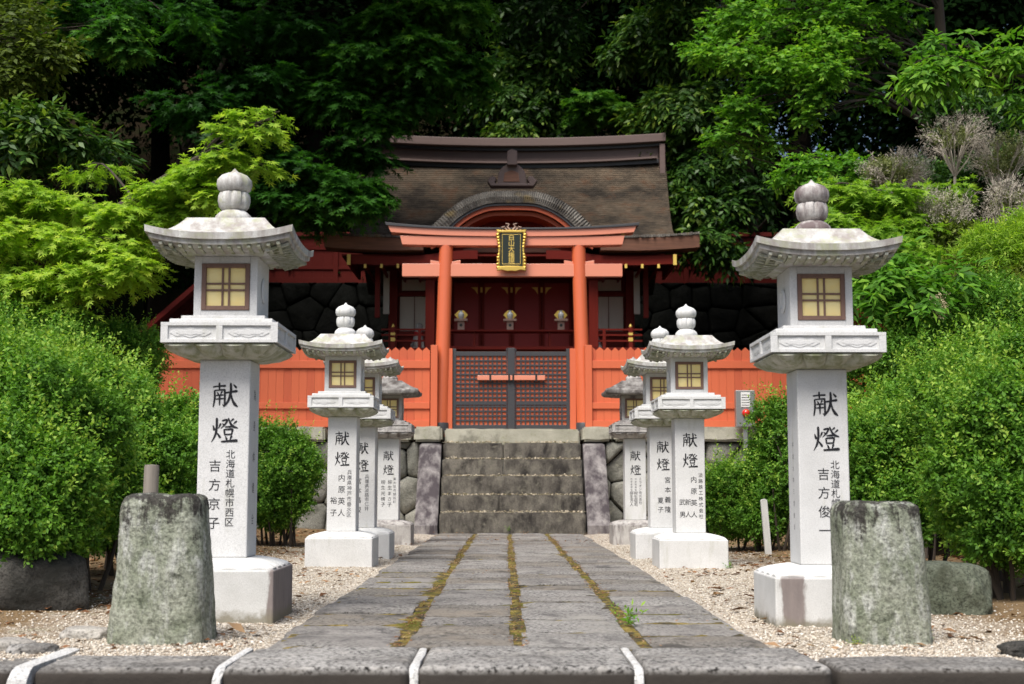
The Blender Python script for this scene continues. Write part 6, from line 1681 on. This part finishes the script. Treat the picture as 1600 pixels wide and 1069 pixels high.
def bare_shrub(label, px, py, Y, rx, rz, seed, foot, leafy=140):
    rng = np.random.default_rng(seed); rnd = random.Random(seed)
    c = P(px, py, Y); base = P(foot[0], foot[1], Y); base.z = min(base.z, hill_z(base.x, base.y))
    root = thing('pruned_shrub', label, 'shrub', tuple(base), 0, 'sparse pruned shrubs on the right bank')
    r = px_r(rx * .86, rz * .86, Y); mb = MB()
    mid = base.lerp(c, .55 if (c.z - base.z) < 1.2 else 1 - .5 / (c.z - base.z))
    mb.tube([Vector((0, 0, -.2)), (mid - base) * .5 + Vector((.02, 0, 0)), mid - base], [.034, .026, .018], 7)
    tips = []
    for k in range(22):
        d = Vector((rnd.gauss(0, 1), rnd.gauss(0, 1), rnd.gauss(.25, .8))).normalized()
        e = c + Vector((d.x * r[0] * .7, d.y * r[1] * .7, d.z * r[2] * .7))
        path = limb_path(mid, e, rng, .04, 4); mb.tube([p - base for p in path], [.009, .007, .005, .003], 5)
        for j in range(7):
            d2 = (d + Vector((rnd.gauss(0, .5), rnd.gauss(0, .5), rnd.gauss(.2, .5)))).normalized()
            e2 = e + Vector((d2.x * r[0] * .42, d2.y * r[1] * .42, d2.z * r[2] * .5)) * rnd.uniform(.5, 1.1)
            s = path[2].lerp(path[3], rnd.random()); mb.tube([s - base, s.lerp(e2, .5) - base + Vector((rnd.gauss(0, .01), 0, rnd.gauss(0, .01))), e2 - base], [.0038, .0028, .0018], 4)
            tips.append((e2, d2))
    mb.build('stems', BARK_PALE, root, smooth=True)
    P0 = np.array([tuple(a) for a, _ in tips]); D0 = np.array([tuple(b) for _, b in tips])
    tw = sprigs(rng, np.repeat(P0, 5, 0) + rng.normal(scale=.03, size=(len(P0) * 5, 3)), unit(np.repeat(D0, 5, 0) + rng.normal(scale=.6, size=(len(P0) * 5, 3))), 3, .05, .05, .0022, 'leaf', .3, 0, .7, .3, .2)
    array_mesh('twigs', tw[0] - np.array(base), tw[1], BARK_PALE, root)
    pos, d = pad_twigs(rng, tuple(c), r, leafy, 8)
    lv = sprigs(rng, pos, d, 6, .06, .035, .009, 'leaf', .5, 0, .9, .5)
    array_mesh('foliage', lv[0] - np.array(base), lv[1], L_GREYED, root, lv[2])
bare_shrub('nearly bare flat topped grey shrub, highest on the right bank', 1492, 212, 15.5, 58, 32, 1, (1480, 300), 160)
bare_shrub('bare grey pruned shrub at the right edge beside the flat topped one', 1570, 245, 15.2, 60, 34, 2, (1530, 320), 520)
bare_shrub('sparse grey green pruned shrub left of the flat topped one', 1400, 268, 15.0, 62, 26, 3, (1430, 330), 520)
bare_shrub('bare brownish shrub low on the right bank between the maples', 1475, 340, 12.6, 52, 42, 4, (1480, 420), 220)
bare_shrub('bare twiggy shrub at the right edge above the hedge', 1575, 320, 12.8, 40, 36, 5, (1570, 400), 320)
bush('bank_shrub', 'pale yellow green needle leaved shrub at the right edge of the bank', (4.9, 12.0, 1.2),
     [blob(1560, 400, 11.8, 60, 36), blob(1620, 380, 11.9, 60, 45)], 31, 'shrubs on the right bank', per=2600, length=.06, width=.006, twig=.10, lmat=L_MAPLE, tint=(0.0, .5), shoots=20, stems=6)
bush('bank_shrub', 'mid green shrub on the right bank between nandina and the right edge', (4.6, 12.4, 1.0),
     [blob(1510, 450, 12.0, 80, 50), blob(1590, 470, 11.8, 80, 50), blob(1480, 390, 12.6, 60, 40)], 32, 'shrubs on the right bank', per=2600, length=.045, width=.012, twig=.10, lmat=L_OLIVE, tint=(0.1, .5), shoots=20, stems=6)
bush('bank_shrub', 'shaded shrub on the bank behind the right pruned shrubs', (6.2, 17.0, 2.2),
     [blob(1440, 300, 16.8, 90, 40), blob(1560, 300, 16.4, 100, 50), blob(1540, 200, 18, 90, 40)], 33, 'shrubs on the right bank', per=1100, length=.07, width=.02, twig=.14, lmat=L_EVER, tint=(-.1, .5), shoots=6, stems=6)

# small weeds
def weed(label, loc, n, h, seed, lmat=L_BRIGHT):
    rng = np.random.default_rng(seed)
    pos = np.array(loc) + rng.normal(scale=.012, size=(n, 3)) * np.array([1, 1, 0]); d = unit(np.array([0, 0, 1.0]) + rng.normal(scale=.45, size=(n, 3)))
    v, q, t = sprigs(rng, pos, d, 6, h, h * .35, h * .06, 'leaf', .3, 0, .9, .5, .3)
    o = array_mesh('weed', v - np.array(loc), q, lmat, None, t); o.location = loc
    tag(o, label, 'weed', 'small weeds in the paving and gravel')
weed('pale weed growing from the right mossy joint of the path', (.545, 6.05, -.01), 9, .09, 1)
weed('little weed farther along the right mossy joint', (.545, 6.75, -.01), 6, .035, 2)
weed('grass tuft at the left foot of the right stump', (1.36, 5.33, -.02), 10, .035, 3, L_MAPLE)
weed('green tuft at the right foot of the right stump', (1.66, 5.42, -.02), 10, .045, 4)
weed('green seedling beside the mossy boulder', (1.86, 6.3, -.0), 6, .07, 5)
weed('tiny green weed on the lowest stair step', (.03, 18.24, .02), 7, .07, 6)
weed('green tuft at the right corner of the second right lantern', (1.72, 10.4, -.01), 9, .05, 7)

# ------------------------------------------------------------------ the wood behind
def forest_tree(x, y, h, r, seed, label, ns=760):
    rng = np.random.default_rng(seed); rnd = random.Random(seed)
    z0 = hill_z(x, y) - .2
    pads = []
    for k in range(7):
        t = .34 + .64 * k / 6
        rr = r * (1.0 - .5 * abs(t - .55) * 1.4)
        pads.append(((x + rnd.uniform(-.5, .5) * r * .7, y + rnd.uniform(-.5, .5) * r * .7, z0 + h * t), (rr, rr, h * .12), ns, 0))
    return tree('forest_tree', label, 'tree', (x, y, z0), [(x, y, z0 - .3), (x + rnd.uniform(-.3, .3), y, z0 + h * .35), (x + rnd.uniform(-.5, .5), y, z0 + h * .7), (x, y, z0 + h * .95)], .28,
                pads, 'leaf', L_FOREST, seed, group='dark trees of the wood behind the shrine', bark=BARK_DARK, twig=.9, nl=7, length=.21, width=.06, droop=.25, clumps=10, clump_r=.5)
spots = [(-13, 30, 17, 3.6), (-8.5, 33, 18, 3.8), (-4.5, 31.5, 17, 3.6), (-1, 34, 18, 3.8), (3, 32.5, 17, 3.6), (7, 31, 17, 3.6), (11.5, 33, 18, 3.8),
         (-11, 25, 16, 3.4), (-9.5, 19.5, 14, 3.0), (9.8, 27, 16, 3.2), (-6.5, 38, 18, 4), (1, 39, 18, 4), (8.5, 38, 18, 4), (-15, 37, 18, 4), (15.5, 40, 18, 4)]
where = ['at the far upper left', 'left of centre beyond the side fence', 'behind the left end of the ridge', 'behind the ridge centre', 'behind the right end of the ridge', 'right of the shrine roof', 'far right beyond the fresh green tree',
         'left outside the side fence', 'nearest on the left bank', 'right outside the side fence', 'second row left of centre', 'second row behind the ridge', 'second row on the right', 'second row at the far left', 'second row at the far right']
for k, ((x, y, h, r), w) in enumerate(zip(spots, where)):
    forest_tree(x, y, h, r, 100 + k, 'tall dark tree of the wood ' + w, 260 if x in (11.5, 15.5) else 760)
rng = np.random.default_rng(55)
n = 9000
x = rng.uniform(-15, 15, n); y = 28.6 + rng.uniform(0, 1, n) ** 1.4 * 18
x2 = np.concatenate([rng.uniform(-14, -5.9, 6500), rng.uniform(6.1, 13, 3600)]); y2 = np.concatenate([rng.uniform(13, 28, 6500), rng.uniform(17, 28, 3600)])
x = np.concatenate([x, x2]); y = np.concatenate([y, y2])
z = np.array([hill_z(a, b) for a, b in zip(x, y)]) + rng.uniform(0, 1.5, len(x))
d = unit(rng.normal(size=(len(x), 3)) + np.array([0, -.4, .7]))
v, q, t = sprigs(rng, np.stack([x, y, z], 1), d, 9, .5, .13, .035, 'leaf', .6, .2)
tag(array_mesh('undergrowth', v, q, L_FOREST, None, t), kind='stuff')
